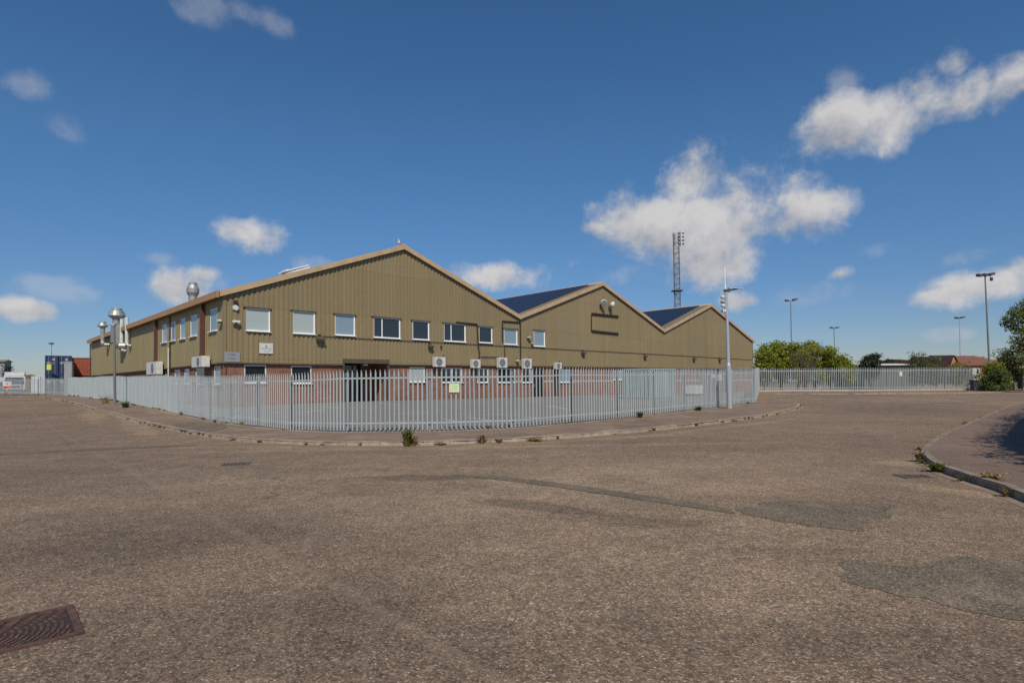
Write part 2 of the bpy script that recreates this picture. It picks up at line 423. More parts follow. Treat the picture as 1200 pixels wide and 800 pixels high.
M['post'] = steel_mat('blue_grey_post_steel', (.22, .26, .28), .14, .5, .3)
M['pole'] = steel_mat('grey_pole_steel', (.42, .44, .48), .1, .45, .2)
M['pole_dk'] = steel_mat('weathered_pole_steel', (.20, .20, .19), .15, .5, .3)
M['duct'] = steel_mat('galvanised_duct_metal', (.36, .37, .36), .25, .5, .5, (1, 1, 2))
M['roof'] = plain('brown_grey_roof_sheet', (.20, .16, .11), .6, 0, .15, .6)
M['notice'] = plain('pale_yellow_green_notice', (.62, .74, .42), .5, 0, .04)
M['yellow'] = plain('yellow_paint', (.72, .42, .05), .5)
M['red'] = plain('red_paint', (.55, .05, .05), .5)
M['blue'] = plain('navy_container_paint', (.026, .045, .10), .5, 0, .25, 2)
M['blue2'] = plain('blue_banner', (.05, .12, .42), .5)
M['orange'] = plain('orange_container_paint', (.33, .085, .040), .55, 0, .2, 1.5)
M['maroon'] = plain('dark_maroon_paint', (.05, .018, .015), .6)
M['tile'] = plain('red_brown_roof_tiles', (.20, .085, .05), .8, 0, .2, 2)
M['tile2'] = plain('dark_brown_roof_tiles', (.11, .055, .042), .8, 0, .2, 2)
M['hbrick'] = plain('orange_house_brick', (.36, .19, .11), .85, 0, .12, 4)
M['render'] = plain('white_render', (.68, .66, .60), .8, 0, .06)
M['sign_yel'] = plain('bright_yellow_sign', (.60, .62, .12), .5)
M['bark'] = plain('grey_brown_bark', (.10, .075, .05), .9, 0, .3, 8)
M['rubber'] = plain('black_rubber', (.02, .02, .02), .8)
M['iron'] = plain('rusty_cast_iron', (.115, .062, .045), .7, .1, .5, 14)
M['irondk'] = plain('dark_cast_iron_slots', (.045, .028, .024), .8)
M['leaf_y'] = leaf_mat('yellow_green_leaves', (.085, .11, .012), (.25, .28, .025), (.40, .41, .05), .45)
M['leaf_g'] = leaf_mat('mid_green_leaves', (.030, .050, .012), (.085, .12, .028), (.16, .20, .05), .35)
M['leaf_d'] = leaf_mat('dark_green_leaves', (.010, .018, .007), (.026, .040, .014), (.055, .068, .024))
M['leaf_o'] = leaf_mat('olive_leaves', (.045, .060, .012), (.14, .155, .035), (.26, .26, .07), .4)
M['leaf_dry'] = leaf_mat('dry_weed_stems', (.12, .09, .035), (.28, .20, .08), (.42, .32, .14))
M['gullw'] = plain('white_feathers', (.80, .80, .80), .7, 0, .03)
M['gullg'] = plain('grey_wing_feathers', (.35, .37, .40), .7, 0, .03)
def solar_mat():
    t = NT('solar_cells', .38, 0, .25); uv = t.coord('UV')
    br = t.n('ShaderNodeTexBrick'); br.offset = 0; t.l(uv, br.inputs['Vector']); br.inputs['Scale'].default_value = 1
    br.inputs['Brick Width'].default_value = .166; br.inputs['Row Height'].default_value = .166; br.inputs['Mortar Size'].default_value = .006
    br.inputs['Color1'].default_value = (.010, .014, .034, 1); br.inputs['Color2'].default_value = (.014, .019, .045, 1); br.inputs['Mortar'].default_value = (.035, .042, .06, 1)
    t.col(br.outputs[0]); return t.m
M['solar'] = solar_mat()
M['grate'] = plain('dull_brown_iron', (.13, .10, .078), .8, 0, .3, 9)
M['shutter'] = plain('dull_grey_shutter', (.19, .195, .19), .6, 0, .15, 2)
M['lorry'] = plain('dusty_white_paint', (.50, .50, .47), .5, 0, .12, 2)
M['fan'] = plain('grey_fan_grille', (.17, .17, .165), .6)
M['shedgreen'] = plain('dull_green_shed_wall', (.10, .11, .085), .7)

# ------------------------------------------------------------------ ground, road, pavements, yard
def grid_sheet(xs, ys, dz=0.0):
    mb = MB(); P = np.array([(x, y) for y in ys for x in xs]); z = Rarr(P) + dz
    mb.v = [(float(a), float(b), float(c)) for (a, b), c in zip(P, z)]
    nx = len(xs)
    for j in range(len(ys) - 1):
        for i in range(nx - 1):
            a = j * nx + i; mb.f.append((a, a + 1, a + 1 + nx, a + nx)); mb.mi.append(0)
    mb.smooth = True; return mb
xs = np.concatenate([np.arange(-130, -30, 4), np.arange(-30, 30, .75), np.arange(30, 131, 4)])
ys = np.concatenate([np.arange(-40, 0, 3), np.arange(0, 60, .75), np.arange(60, 131, 4)])
struct('road', grid_sheet(xs, ys), M['road'])
mb = MB(); rings = [0, 60, 100, 124, 150, 400, 1500, 6000]; n = 64
for r in rings:
    z = -.9 if r < 110 else (.3 if r < 140 else .69)
    for i in range(n):
        a = 2 * math.pi * i / n; mb.v.append((r * math.cos(a), 20 + r * math.sin(a), z))
for k in range(len(rings) - 1):
    for i in range(n):
        j = (i + 1) % n; mb.f.append((k * n + i, k * n + j, (k + 1) * n + j, (k + 1) * n + i)); mb.mi.append(0)
struct('ground', mb, M['ground'])

def resample(pts, step):
    out = [Vector(pts[0][:2])]
    P = [Vector(p[:2]) for p in pts]
    L = [0]
    for a, b in zip(P, P[1:]): L.append(L[-1] + (b - a).length)
    n = max(1, round(L[-1] / step))
    res = []
    for i in range(n + 1):
        s = L[-1] * i / n; k = 0
        while k < len(L) - 2 and s > L[k + 1]: k += 1
        res.append(P[k].lerp(P[k + 1], (s - L[k]) / max(1e-9, L[k + 1] - L[k])))
    return res
def smooth_line(pts, it=2):
    P = [Vector(p[:2]) for p in pts]
    for _ in range(it):
        Q = [P[0]]
        for a, b in zip(P, P[1:]): Q += [a.lerp(b, .25), a.lerp(b, .75)]
        P = Q + [P[-1]]
    return P
def ruled(A, B, n, m, dz):
    """sheet between two xy polylines, draped on the terrain"""
    def samp(P, n):
        L = [0]
        for a, b in zip(P, P[1:]): L.append(L[-1] + (b - a).length)
        out = []
        for i in range(n + 1):
            s = L[-1] * i / n; k = 0
            while k < len(L) - 2 and s > L[k + 1]: k += 1
            out.append(P[k].lerp(P[k + 1], (s - L[k]) / max(1e-9, L[k + 1] - L[k])))
        return out
    a, b = samp(A, n), samp(B, n); mb = MB()
    P = [(a[i].lerp(b[i], j / m)) for i in range(n + 1) for j in range(m + 1)]
    z = Rarr([(p.x, p.y) for p in P]) + dz
    mb.v = [(p.x, p.y, float(q)) for p, q in zip(P, z)]
    for i in range(n):
        for j in range(m):
            k = i * (m + 1) + j; mb.f.append((k, k + m + 1, k + m + 2, k + 1)); mb.mi.append(0)
    mb.smooth = True; return mb

kerb_px = [(20, 464.6), (62, 467), (85, 472.5), (110, 480), (140, 488), (170, 497), (200, 503.5), (230, 509.5), (265, 515), (300, 518.5), (350, 521.5), (400, 522.5), (477, 522.5),
           (550, 520.5), (620, 517), (700, 511), (780, 503.5), (850, 495), (900, 487.5), (928, 481.5), (939, 477.5), (936, 474.3), (922, 471.5), (905, 470)]
kerb = smooth_line([onR(*p) for p in kerb_px], 2)
fence_xy = [Vector((p.x, p.y)) for p in fence_pts]
back_end = back_pts[-1]
inner = smooth_line([Vector((back_pts[0].x, back_pts[0].y)), Vector((back_end.x, back_end.y))] + fence_xy, 1)
# pavement: kerb line <-> just inside the fence line
inn = []
for p in [Vector((back_pts[1].x, back_pts[1].y)), Vector((back_end.x, back_end.y))] + fence_xy: inn.append(p)
def closest_pairs(A, B):   # pair each kerb sample with its nearest fence point, monotonic
    Bs = resample(B, .3); out = []; j = 0
    for a in A:
        best = min(range(j, min(len(Bs), j + 60)), key=lambda i: (Bs[i] - a).length); j = best; out.append(Bs[best])
    return out
kr = resample(kerb, .6)
ins = closest_pairs(kr, inn)
mb = MB(); m = 6; P = []
for a, b in zip(kr, ins):
    bb = b + (b - a).normalized() * .25 if (b - a).length > .1 else b
    for j in range(m + 1): P.append(a.lerp(bb, j / m))
z = Rarr([(p.x, p.y) for p in P]) + .1
mb.v = [(p.x, p.y, float(q)) for p, q in zip(P, z)]
for i in range(len(kr) - 1):
    for j in range(m):
        k = i * (m + 1) + j; mb.f.append((k, k + m + 1, k + m + 2, k + 1)); mb.mi.append(0)
mb.smooth = True
struct('pavement', mb, M['pave'])

def kerb_obj(name, line, side, w=.125, h=.115, mat=None):
    pts = resample(line, .915); mb = MB(); rr = random.Random(3)
    for a, b in zip(pts, pts[1:]):
        d = (b - a).normalized(); nn = Vector((-d.y, d.x)) * side
        g = .006; a2, b2 = a + d * g, b - d * g
        dh = rr.uniform(-.012, .008); off = rr.uniform(-.008, .008)
        def P(q, o, z): 
            v = q + nn * (o + off); return (v.x, v.y, R(q.x, q.y) + z)
        mb.hexa([P(a2, 0, -.1), P(b2, 0, -.1), P(b2, w, -.1), P(a2, w, -.1), P(a2, 0.012, h + dh), P(b2, 0.012, h + dh), P(b2, w, h + dh), P(a2, w, h + dh)])
    return struct(name, mb, mat or M['kerb'])
kerb_obj('kerb', kerb, 1)
# a strip of drifted grit and earth along the kerb foot
def ragged_strip(name, line, w0, w1, side, dz, mat, seed=1):
    pts = resample(line, .25); mb = MB(); rr = random.Random(seed)
    prev = None
    for i, p in enumerate(pts):
        q = pts[min(i + 1, len(pts) - 1)]; o = pts[max(0, i - 1)]; d = (q - o).normalized(); nn = Vector((-d.y, d.x)) * side
        nz = mnoise.noise(Vector((i * .06, seed * 3.1, 0))) * .5 + .5; nz2 = mnoise.noise(Vector((i * .45, seed * 7.1, 4))) * .5 + .5
        w = w0 + (w1 - w0) * max(0, nz * .7 + nz2 * .5 - .15)
        b = p - nn * w
        cur = ((p.x, p.y, R(p.x, p.y) + dz + .012), (b.x, b.y, R(b.x, b.y) + dz))
        if prev: mb.quad(prev[0], cur[0], cur[1], prev[1])
        prev = cur
    return struct(name, mb, mat)
ragged_strip('kerb_grit', kerb, .02, .32, 1, .004, M['dirt'], 1)
# grit under the fence
fl = resample(inn, .5)
ragged_strip('fence_foot_grit', [p for p in fl], .05, .45, 1, .104, M['dirt'], 5)

# right hand pavement
kR_px = [(1200, 588.5), (1180, 580), (1150, 570.5), (1125, 562), (1108, 556), (1094, 549.5), (1084, 543), (1079, 536), (1080, 529), (1090, 521.5), (1105, 513), (1122, 504.5), (1140, 496.5), (1160, 487), (1180, 478.5), (1200, 473.5)]
k2 = [onR(*p) for p in kR_px]
d0 = (k2[0] - k2[1]).normalized(); d1 = (k2[-1] - k2[-2]).normalized()
k2 = [k2[0] + d0 * 25, k2[0] + d0 * 6] + k2 + [k2[-1] + d1 * 25]
k2 = smooth_line(k2, 2)
outer = [Vector((60, k2[0].y)), Vector((62, 10)), Vector((62, 30)), Vector((k2[-1].x + 20, k2[-1].y - 6))]
struct('pavement.001', ruled(k2, outer, 120, 14, .1), M['pave2'])
kerb_obj('kerb.001', k2, -1, mat=plain('darker_concrete_kerb', (.24, .19, .145), .85, 0, .35, 3))  # darker base tone than the front kerb
ragged_strip('kerb_grit.001', k2, .02, .28, -1, .004, M['dirt'], 9)

# yard
wallL = [wL(L_END, 0), wL(L_END / 2, 0), wL(0, 0)]
yard_inner = [Vector((p.x, p.y)) for p in wallL] + [Vector((wF(s, 0).x, wF(s, 0).y)) for s in (S_END * .33, S_END * .66, S_END)]
corner_i = 8
ret_end = Vector((far_pts[0].x, far_pts[0].y))
A1 = fence_xy[:8]; A2 = fence_xy[7:] + [ret_end]
B1 = [Vector((p.x, p.y)) for p in wallL]; B2 = yard_inner[2:]
y1 = ruled(A1, B1, 60, 14, .104); y2 = ruled(A2, B2, 110, 30, .104)
nb = len(y1.v); y1.v += y2.v; y1.f += [tuple(i + nb for i in f) for f in y2.f]; y1.mi += y2.mi
struct('yard', y1, M['yard'])
def paint_line(p, q, w=.1, dz=.112, parent=None):
    mb = MB(); a, b = Vector(p[:2]), Vector(q[:2]); d = (b - a).normalized(); nn = Vector((-d.y, d.x)) * w / 2; n = 6
    for i in range(n):
        u, v = a.lerp(b, i / n), a.lerp(b, (i + 1) / n); z1, z2 = R(u.x, u.y) + dz, R(v.x, v.y) + dz
        mb.quad((u.x - nn.x, u.y - nn.y, z1), (v.x - nn.x, v.y - nn.y, z2), (v.x + nn.x, v.y + nn.y, z2), (u.x + nn.x, u.y + nn.y, z1))
    return mb
def onY(px, py): return onR(px, py, .112)
mb = MB()
lines = [((370, 476), (400, 478.5)), ((446, 472), (470, 475)), ((380, 480), (352, 484)), ((520, 491), (548, 495)), ((548, 489), (590, 494)), ((585, 486), (640, 490)), ((660, 481), (700, 481)), ((700, 476), (740, 474)), ((300, 482), (330, 484)), ((270, 486), (300, 490)), ((640, 475), (665, 479)), ((765, 474), (820, 470))]
for a, b in lines:
    q = paint_line(onY(*a), onY(*b)); nb = len(mb.v); mb.v += q.v; mb.f += [tuple(i + nb for i in f) for f in q.f]; mb.mi += q.mi
struct('painted_bay_lines', mb, M['paint'])

# tarmac patches
def patch(name, px, dz=.004, mat=None, rough=.055, seed=1):
    pts = [onR(*p) for p in px]; P = []
    for a, b in zip(pts, pts[1:] + pts[:1]):
        n = max(2, int((b - a).length / .05))
        for i in range(n):
            q = a.lerp(b, i / n); r = mnoise.noise(q * 1.3 + Vector((seed, 0, 0))) * rough * 2.2 + mnoise.noise(q * 5) * rough * 1.6 + mnoise.noise(q * 17) * rough
            c = sum(pts, Vector()) / len(pts); q = q + (q - c).normalized() * r; P.append(Vector((q.x, q.y)))
    me_mb = MB()
    import mathutils
    from mathutils import geometry
    # fill with interior grid points for drape
    xs_ = [p.x for p in P]; ys_ = [p.y for p in P]
    inside = []
    gx = min(xs_) + .4
    def inp(x, y):
        c = False; j = len(P) - 1
        for i in range(len(P)):
            if (P[i].y > y) != (P[j].y > y) and x < (P[j].x - P[i].x) * (y - P[i].y) / (P[j].y - P[i].y) + P[i].x: c = not c
            j = i
        return c
    while gx < max(xs_):
        gy = min(ys_) + .4
        while gy < max(ys_):
            if inp(gx, gy): inside.append(Vector((gx, gy)))
            gy += .8
        gx += .8
    vs, es, fs, *_ = geometry.delaunay_2d_cdt(P + inside, [], [list(range(len(P)))], 1, 1e-5)
    zz = Rarr([(v.x, v.y) for v in vs]) + dz
    me_mb.v = [(v.x, v.y, float(z)) for v, z in zip(vs, zz)]; me_mb.f = [tuple(f) for f in fs]; me_mb.mi = [0] * len(fs); me_mb.smooth = True
    return struct(name, me_mb, mat or M['patch'])
patch('tarmac_patch', [(862, 598), (905, 588), (940, 586), (1000, 590), (1042, 594), (1035, 606), (1010, 622), (960, 618), (905, 610)], .004, seed=2)
patch('tarmac_patch.001', [(975, 678), (990, 660), (1010, 657), (1045, 662), (1090, 660), (1120, 650), (1160, 652), (1260, 668), (1260, 740), (1200, 727), (1140, 716), (1060, 698), (1010, 690)], .004, seed=5)
patch('tarmac_patch.002', [(530, 556), (560, 559), (640, 569), (720, 581), (800, 593), (860, 602), (862, 597.5), (800, 587), (720, 575), (640, 564), (570, 556)], .006, rough=.03, seed=8)
patch('tarmac_patch.003', [(0, 530), (110, 525), (230, 520.5), (230, 522), (110, 527.5), (0, 533)], .006, rough=.03, seed=11)
patch('tarmac_patch.004', [(202, 500), (226, 497), (262, 499), (266, 505), (238, 510), (215, 507)], .108, M['patch'], .08, seed=15)

# drain covers
def grate(name, label, corners, nx, ny, group=None):
    P = [onR(*c) for c in corners]
    c = sum(P, Vector()) / 4
    t = thing(name, label, 'drain cover', c, group)
    X = (P[1] - P[0]); Y = (P[3] - P[0]); X.z = Y.z = 0
    lx, ly = X.length, Y.length; X.normalize(); Y = (Y - X * Y.dot(X)).normalized(); Z = Vector((0, 0, 1))
    base = P[0].copy(); base.z = R(c.x, c.y) + .002
    fr = MB(); w = min(.04, ly * .1)
    for (a, b, sa, sb) in ((lx / 2, w / 2, lx, w), (lx / 2, ly - w / 2, lx, w), (w / 2, ly / 2, w, ly - 2 * w), (lx - w / 2, ly / 2, w, ly - 2 * w)):
        fr.box(base + X * a + Y * b + Z * .005, (sa, sb, .014), (X, Y, Z))
    IR = M['iron'] if nx > 10 else M['grate']
    link('frame', fr, IR, t)
    pl = MB(); pl.box(base + X * lx / 2 + Y * ly / 2 - Z * .001, (lx - 2 * w, ly - 2 * w, .006), (X, Y, Z)); link('cover_plate', pl, M['irondk'], t)
    st = MB(); cx0, cy0 = w + .02, ly * .5
    if nx > 10:
        for q in range(1, 40):
            rad = q * .034; nseg = max(4, int(rad * 6.28 / .075))
            for k in range(nseg):
                a = 6.2832 * (k + (q % 2) * .5) / nseg; x, y = lx * .30 + rad * math.cos(a), cy0 + rad * math.sin(a)
                if not (w + .02 < x < lx - w - .02 and w + .012 < y < ly - w - .012): continue
                tx = X * -math.sin(a) + Y * math.cos(a); rx = X * math.cos(a) + Y * math.sin(a)
                st.box(base + X * x + Y * y + Z * .004, (.052, .017, .007), (tx, rx, Z))
    else:
        for i in range(nx):
            for j in range(ny):
                cx = w + (lx - 2 * w) * (i + .5) / nx; cy = w + (ly - 2 * w) * (j + .5) / ny
                st.box(base + X * cx + Y * cy + Z * .004, ((lx - 2 * w) / nx * .6, (ly - 2 * w) / ny * .6, .006), (X, Y, Z))
    link('raised_studs', st, IR, t)
    return t
grate('drain_cover', 'rusty rectangular cast iron cover set in the road at the bottom left', [(-95, 790), (99, 742.5), (83, 710.5), (-110, 752)], 22, 9)
grate('drain_cover.001', 'small dark iron cover in the road in front of the left fence run', [(257, 546.5), (290, 545), (287, 542.2), (258, 543.3)], 6, 3)
grate('drain_cover.002', 'dark gully grate at the foot of the curved kerb on the right', [(1062, 560.5), (1098, 560.5), (1092, 557), (1064, 557)], 8, 3)

# ------------------------------------------------------------------ warehouse
B = thing('warehouse', 'long olive clad warehouse with three gables over red brick behind the palisade fence', 'warehouse', (C0.x, C0.y, .3))
uvF = lambda p: ((p - C0).dot(fd), p.z)
uvL = lambda p: ((p - C0).dot(wd), p.z)
prof = [pF(262, 343), pF(472, 290), pF(608, 372), pF(705, 333), pF(777, 388), pF(832, 358), pF(882, 400)]
prof[0] = (0, prof[0][1])
def ztop(s):
    for (a, za), (b, zb) in zip(prof, prof[1:]):
        if s <= b: return za + (zb - za) * (s - a) / (b - a)
    return prof[-1][1]
Z_EAVE = prof[0][1]
ZB = pF(262, 424.5)[1]; ZB2 = pF(850, 431.3)[1]; ZBM = pF(500, 428.8)[1]
print('PROF', prof, 'ZB', ZB, ZBM, ZB2, 'ends', S_END, L_END, pL(107, 403)[1], pL(108, 440)[1])
def zbot(s): return ZB + (ZB2 - ZB) * min(1, s / 65.)
def rectF(x0, x1, y0, y1, off=0):
    xm = (x0 + x1) / 2; return pF(x0, (y0 + y1) / 2, off)[0], pF(x1, (y0 + y1) / 2, off)[0], pF(xm, y1, off)[1], pF(xm, y0, off)[1]
def rectL(x0, x1, y0, y1, off=0):
    xm = (x0 + x1) / 2; return pL(x1, (y0 + y1) / 2, off)[0], pL(x0, (y0 + y1) / 2, off)[0], pL(xm, y1, off)[1], pL(xm, y0, off)[1]
UW = [rectF(*r) for r in [(288, 316, 361.5, 388), (343, 368.5, 365, 391), (392.5, 415.5, 368.8, 393), (437.5, 468.5, 372.5, 396), (483.2, 502.4, 376.2, 398), (520, 545, 379.4, 400.2), (561, 576.3, 383, 401.7), (590.6, 605.6, 385.4, 403.7), (625.5, 638, 387, 405.8)]]
UWmull = [None, None, None, 447.7, None, 528.6, None, None, None]
UWmat = ['bglass', 'bglass', 'bglass2', 'dglass', 'dglass', 'dglass', 'dglass', 'bglass2', 'bglass2']
LW = [rectL(*r) for r in [(245.7, 254.5, 361.5, 388), (223, 231, 369, 394), (211, 217.5, 373, 397), (200, 206, 377, 399.3), (190, 196, 380, 401.3)]]
S_ENT = rectF(402, 456, 421, 468)
DEP_ENT = 2.2
def breaks(a, b, per, extra):
    out = set([a, b]); 
    k = math.floor(a / per)
    while k * per < b + per:
        for q in (0, .45, .55, .90): 
            s = (k + q) * per
            if a < s < b: out.add(s)
        k += 1
    for e in extra:
        if a < e < b: out.add(e)
    o = sorted(out); r = [o[0]]
    for s in o[1:]:
        if s - r[-1] > 1e-4: r.append(s)
    return r
def rib(s, per, h):
    q = (s / per) % 1.0
    if q < .45: return h
    if q < .55: return h * (1 - (q - .45) / .1)
    if q < .90: return 0
    return h * (q - .9) / .1
def wall(W, a, b, zb, zt, holes, per=None, h=0.0, off=0.0, extra=()):
    mb = MB(); ex = list(extra)
    for q in holes: ex += [q[0], q[1]]
    bs = breaks(a, b, per, ex) if per else sorted(set([a, b] + [e for e in ex if a < e < b]))
    for s0, s1 in zip(bs, bs[1:]):
        m = (s0 + s1) / 2; o0 = off + (rib(s0 + 1e-6, per, h) if per else 0); o1 = off + (rib(s1 - 1e-6, per, h) if per else 0)
        hs = sorted([(q[2], q[3]) for q in holes if q[0] < m < q[1]])
        cur = (zb(s0), zb(s1))
        for z0, z1 in hs:
            if z0 > cur[0]: mb.quad(W(s0, cur[0], o0), W(s1, cur[1], o1), W(s1, z0, o1), W(s0, z0, o0))
            cur = (max(z1, cur[0]), max(z1, cur[1]))
        if cur[0] < zt(s0) - 1e-3: mb.quad(W(s0, cur[0], o0), W(s1, cur[1], o1), W(s1, zt(s1), o1), W(s0, zt(s0), o0))
    return mb
entr_hole = (S_ENT[0], S_ENT[1], -1, S_ENT[3])
peaks = [p[0] for p in prof]
mb = wall(wF, 0, S_END, zbot, lambda s: ztop(s), UW + [entr_hole], .30, .045, 0, peaks)
# bottom drip flashing
link('cladding', mb, M['clad'], B, uvf=uvF)
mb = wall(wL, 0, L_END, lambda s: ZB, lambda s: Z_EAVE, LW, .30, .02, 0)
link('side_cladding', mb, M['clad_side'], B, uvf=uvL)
mb = MB()
mb.fbox(wF, -.02, S_ENT[0], ZB - .05, ZB + .03, -.1, .06); 
mb.hexa([wF(S_ENT[1], zbot(S_ENT[1]) - .05, .06), wF(S_END, ZB2 - .05, .06), wF(S_END, ZB2 - .05, -.1), wF(S_ENT[1], zbot(S_ENT[1]) - .05, -.1),
         wF(S_ENT[1], zbot(S_ENT[1]) + .03, .06), wF(S_END, ZB2 + .03, .06), wF(S_END, ZB2 + .03, -.1), wF(S_ENT[1], zbot(S_ENT[1]) + .03, -.1)])
mb.fbox(wL, 0.03, L_END, ZB - .05, ZB + .03, -.1, .045)
link('drip_flashing', mb, plain('olive_flashing', (.15, .12, .06), .6), B)
mb = MB(); mb.fbox(wF, -.05, .12, ZB - .04, Z_EAVE, -.03, .062); link('corner_flashing', mb, M['clad'], B, uvf=uvF)
mb = MB(); mb.fbox(wL, .035, .14, ZB - .04, Z_EAVE, -.02, .035); link('corner_flashing', mb, M['clad'], B, uvf=uvL)
mb = MB(); mb.fbox(wF, S_END - .1, S_END + .05, ZB2 - .04, prof[-1][1], -.05, .062)
link('corner_flashing', mb, M['clad'], B, uvf=uvF)

# ground floor openings on the front
GW = [rectF(*r) for r in [(287, 313, 427.5, 448.5), (342, 366, 428.5, 449), (481, 499, 430, 447.5), (519, 543, 431, 448), (560.5, 573, 431.5, 448), (585, 604.5, 432, 448), (612, 624, 432.5, 448), (657, 672.5, 433, 447.8), (720, 737, 434, 445)]]
GWmat = ['dglass', 'dglass', 'bglass', 'dglass', 'dglass', 'dglass', 'dglass', 'bglass2', 'bglass2']
DOORS = [rectF(626, 638, 432.5, 463.5), rectF(649, 655.5, 433, 463)]
SHUT = [rectF(764, 789, 433, 462), rectF(822, 851, 433, 461)]
SHUT = [(a, b, -.5, d) for a, b, c, d in SHUT]; DOORS = [(a, b, -.5, d) for a, b, c, d in DOORS]
GL = [rectL(*r) for r in [(248, 256, 429, 450), (226.5, 237, 430.5, 450), (213.5, 219.5, 432, 450), (202, 208.5, 433, 450), (191.5, 196.5, 434, 450)]]
OB = -.12
cap = lambda q, zb: (q[0], q[1], q[2], min(q[3], zb(q[0]) - .02))
GW = [cap(q, zbot) for q in GW]; DOORS = [cap(q, zbot) for q in DOORS]; SHUT = [cap(q, zbot) for q in SHUT]; GL = [cap(q, lambda s: ZB) for q in GL]
mb = wall(wF, 0, S_END, lambda s: -1.0, lambda s: zbot(s) + .15, GW + DOORS + SHUT + [(S_ENT[0], S_ENT[1], -1.2, 20)], None, 0, OB)
# fix: brick strips above a full-height hole collapse; harmless
link('brick_wall', mb, M['brick'], B, uvf=uvF)
mb = wall(wL, 0, L_END, lambda s: -1.0, lambda s: ZB + .15, GL, None, 0, OB); link('side_brick_wall', mb, M['brick'], B, uvf=uvL)
# pale string course
mb = MB()
segs = sorted([(q[0], q[1]) for q in GW + DOORS + SHUT + [S_ENT]])
zc = pF(700, 446.3)[1]
cur = pF(605, 446)[0]
for a, b in segs + [(S_END, S_END)]:
    if a > cur + .1:
        mb = MB(); mb.fbox(wF, cur + .02, a - .02, zc - .09, zc + .09, OB - .02, OB + .03); link('string_course', mb, M['concrete'], B)
    cur = max(cur, b)

def window(W, r, mat, mull=None, o=0.0, sill=True, head=True, depth=.09, fw=.065):
    s0, s1, z0, z1 = r; mb = MB()
    of, ob = o - .02, o - depth
    mb.fbox(W, s0, s1, z0, z0 + fw, ob, of); mb.fbox(W, s0, s1, z1 - fw, z1, ob, of)
    mb.fbox(W, s0, s0 + fw, z0 + fw, z1 - fw, ob, of); mb.fbox(W, s1 - fw, s1, z0 + fw, z1 - fw, ob, of)
    if mull: mb.fbox(W, mull - fw * .6, mull + fw * .6, z0 + fw, z1 - fw, ob, of)
    w = link('window', mb, M['upvc'], B)
    p = MB(); oo = of - .025
    p.quad(W(s0 + fw, z0 + fw, oo), W(s1 - fw, z0 + fw, oo), W(s1 - fw, z1 - fw, oo), W(s0 + fw, z1 - fw, oo)); link('pane', p, mat, w, ).parent = w
    if sill:
        q = MB(); q.fbox(W, s0 - .04, s1 + .04, z0 - .05, z0, o - .03, o + .12); link('sill', q, M['upvc'], w)
    if head:
        q = MB(); q.fbox(W, s0 - .18, s1 + .1, z1 + .003, z1 + .045, o - .03, o + .085); link('head_flashing', q, M['sillwood'], w)
        q = MB(); q.quad(W(s0 - .001, z0, o + .04), W(s0 - .001, z0, ob), W(s0 - .001, z1, ob), W(s0 - .001, z1, o + .04)); link('reveal', q, M['upvc'], w); q = MB(); q.quad(W(s1 + .001, z0, o + .04), W(s1 + .001, z0, ob), W(s1 + .001, z1, ob), W(s1 + .001, z1, o + .04))
        link('reveal', q, M['upvc'], w)
    return w
for r, mp, ml in zip(UW, UWmat, UWmull):
    window(wF, r, M[mp], pF(ml, 390)[0] if ml else None, .03)
for r in LW: window(wL, r, M['bglass2'], None, .012, head=False)
for r, mp in zip(GW, GWmat):
    window(wF, r, M[mp], (r[0] + r[1]) / 2 if r[1] - r[0] > 1.6 else None, OB, head=False, sill=True)
for i, r in enumerate(GL): window(wL, r, M['dglass' if i in (1, 4) else 'bglass2'], None, OB, head=False)
for r in DOORS:
    mb = MB(); mb.fbox(wF, r[0] + .05, r[1] - .05, r[2], r[3] - .05, OB - .12, OB - .07); d = link('door', mb, M['black'], B)
    mb = MB(); mb.fbox(wF, r[0] + .12, r[0] + .17, 1.2, 1.45, OB - .07, OB - .02); link('handle', mb, M['grey'], d)
    mb = MB(); mb.fbox(wF, r[0], r[0] + .05, r[2], r[3], OB - .12, OB + .01); mb.fbox(wF, r[1] - .05, r[1], r[2], r[3], OB - .12, OB + .01); mb.fbox(wF, r[0] + .05, r[1] - .05, r[3] - .05, r[3], OB - .12, OB + .01); link('door_frame', mb, M['dgrey'], d)
for r in SHUT:
    mb = MB(); z = r[2]
    while z < r[3] - .02:
        z2 = min(z + .12, r[3]); mb.fbox(wF, r[0], r[1], z + .008, z2, OB - .14, OB - .09); z = z2
    mb.fbox(wF, r[0], r[1], r[2], r[3], OB - .16, OB - .145)
    link('roller_shutter', mb, M['shutter'], B)
# recessed entrance
s0, s1, z0, z1 = S_ENT; z0 = -.5
mb = MB(); d = -DEP_ENT
mb.quad(wF(s0, z0, .05), wF(s0, z0, d), wF(s0, z1, d), wF(s0, z1, .05)); mb.quad(wF(s1, z0, d), wF(s1, z0, .05), wF(s1, z1, .05), wF(s1, z1, d))
xm = s0 + (s1 - s0) * .72
mb.quad(wF(xm, z0, d), wF(s1, z0, d), wF(s1, z1, d), wF(xm, z1, d))
link('porch_wall', mb, M['brick'], B, uvf=lambda p: ((p - C0).dot(fd) + (p - C0).dot(nf), p.z))
mb = MB(); mb.quad(wF(s0, z1, .05), wF(s1, z1, .05), wF(s1, z1, d), wF(s0, z1, d)); mb.fbox(wF, s0, s1, z1 - .28, z1 - .02, .0, .06); link('porch_soffit', mb, M['sillwood'], B)
mb = MB(); mb.quad(wF(s0, z0, d), wF(xm, z0, d), wF(xm, z1, d), wF(s0, z1, d)); link('entrance_glazing', mb, M['dglass'], B)
mb = MB()
for q in np.linspace(s0 + .04, xm - .04, 5): mb.fbox(wF, q - .035, q + .035, z0, z1 - .3, d + .01, d + .07)
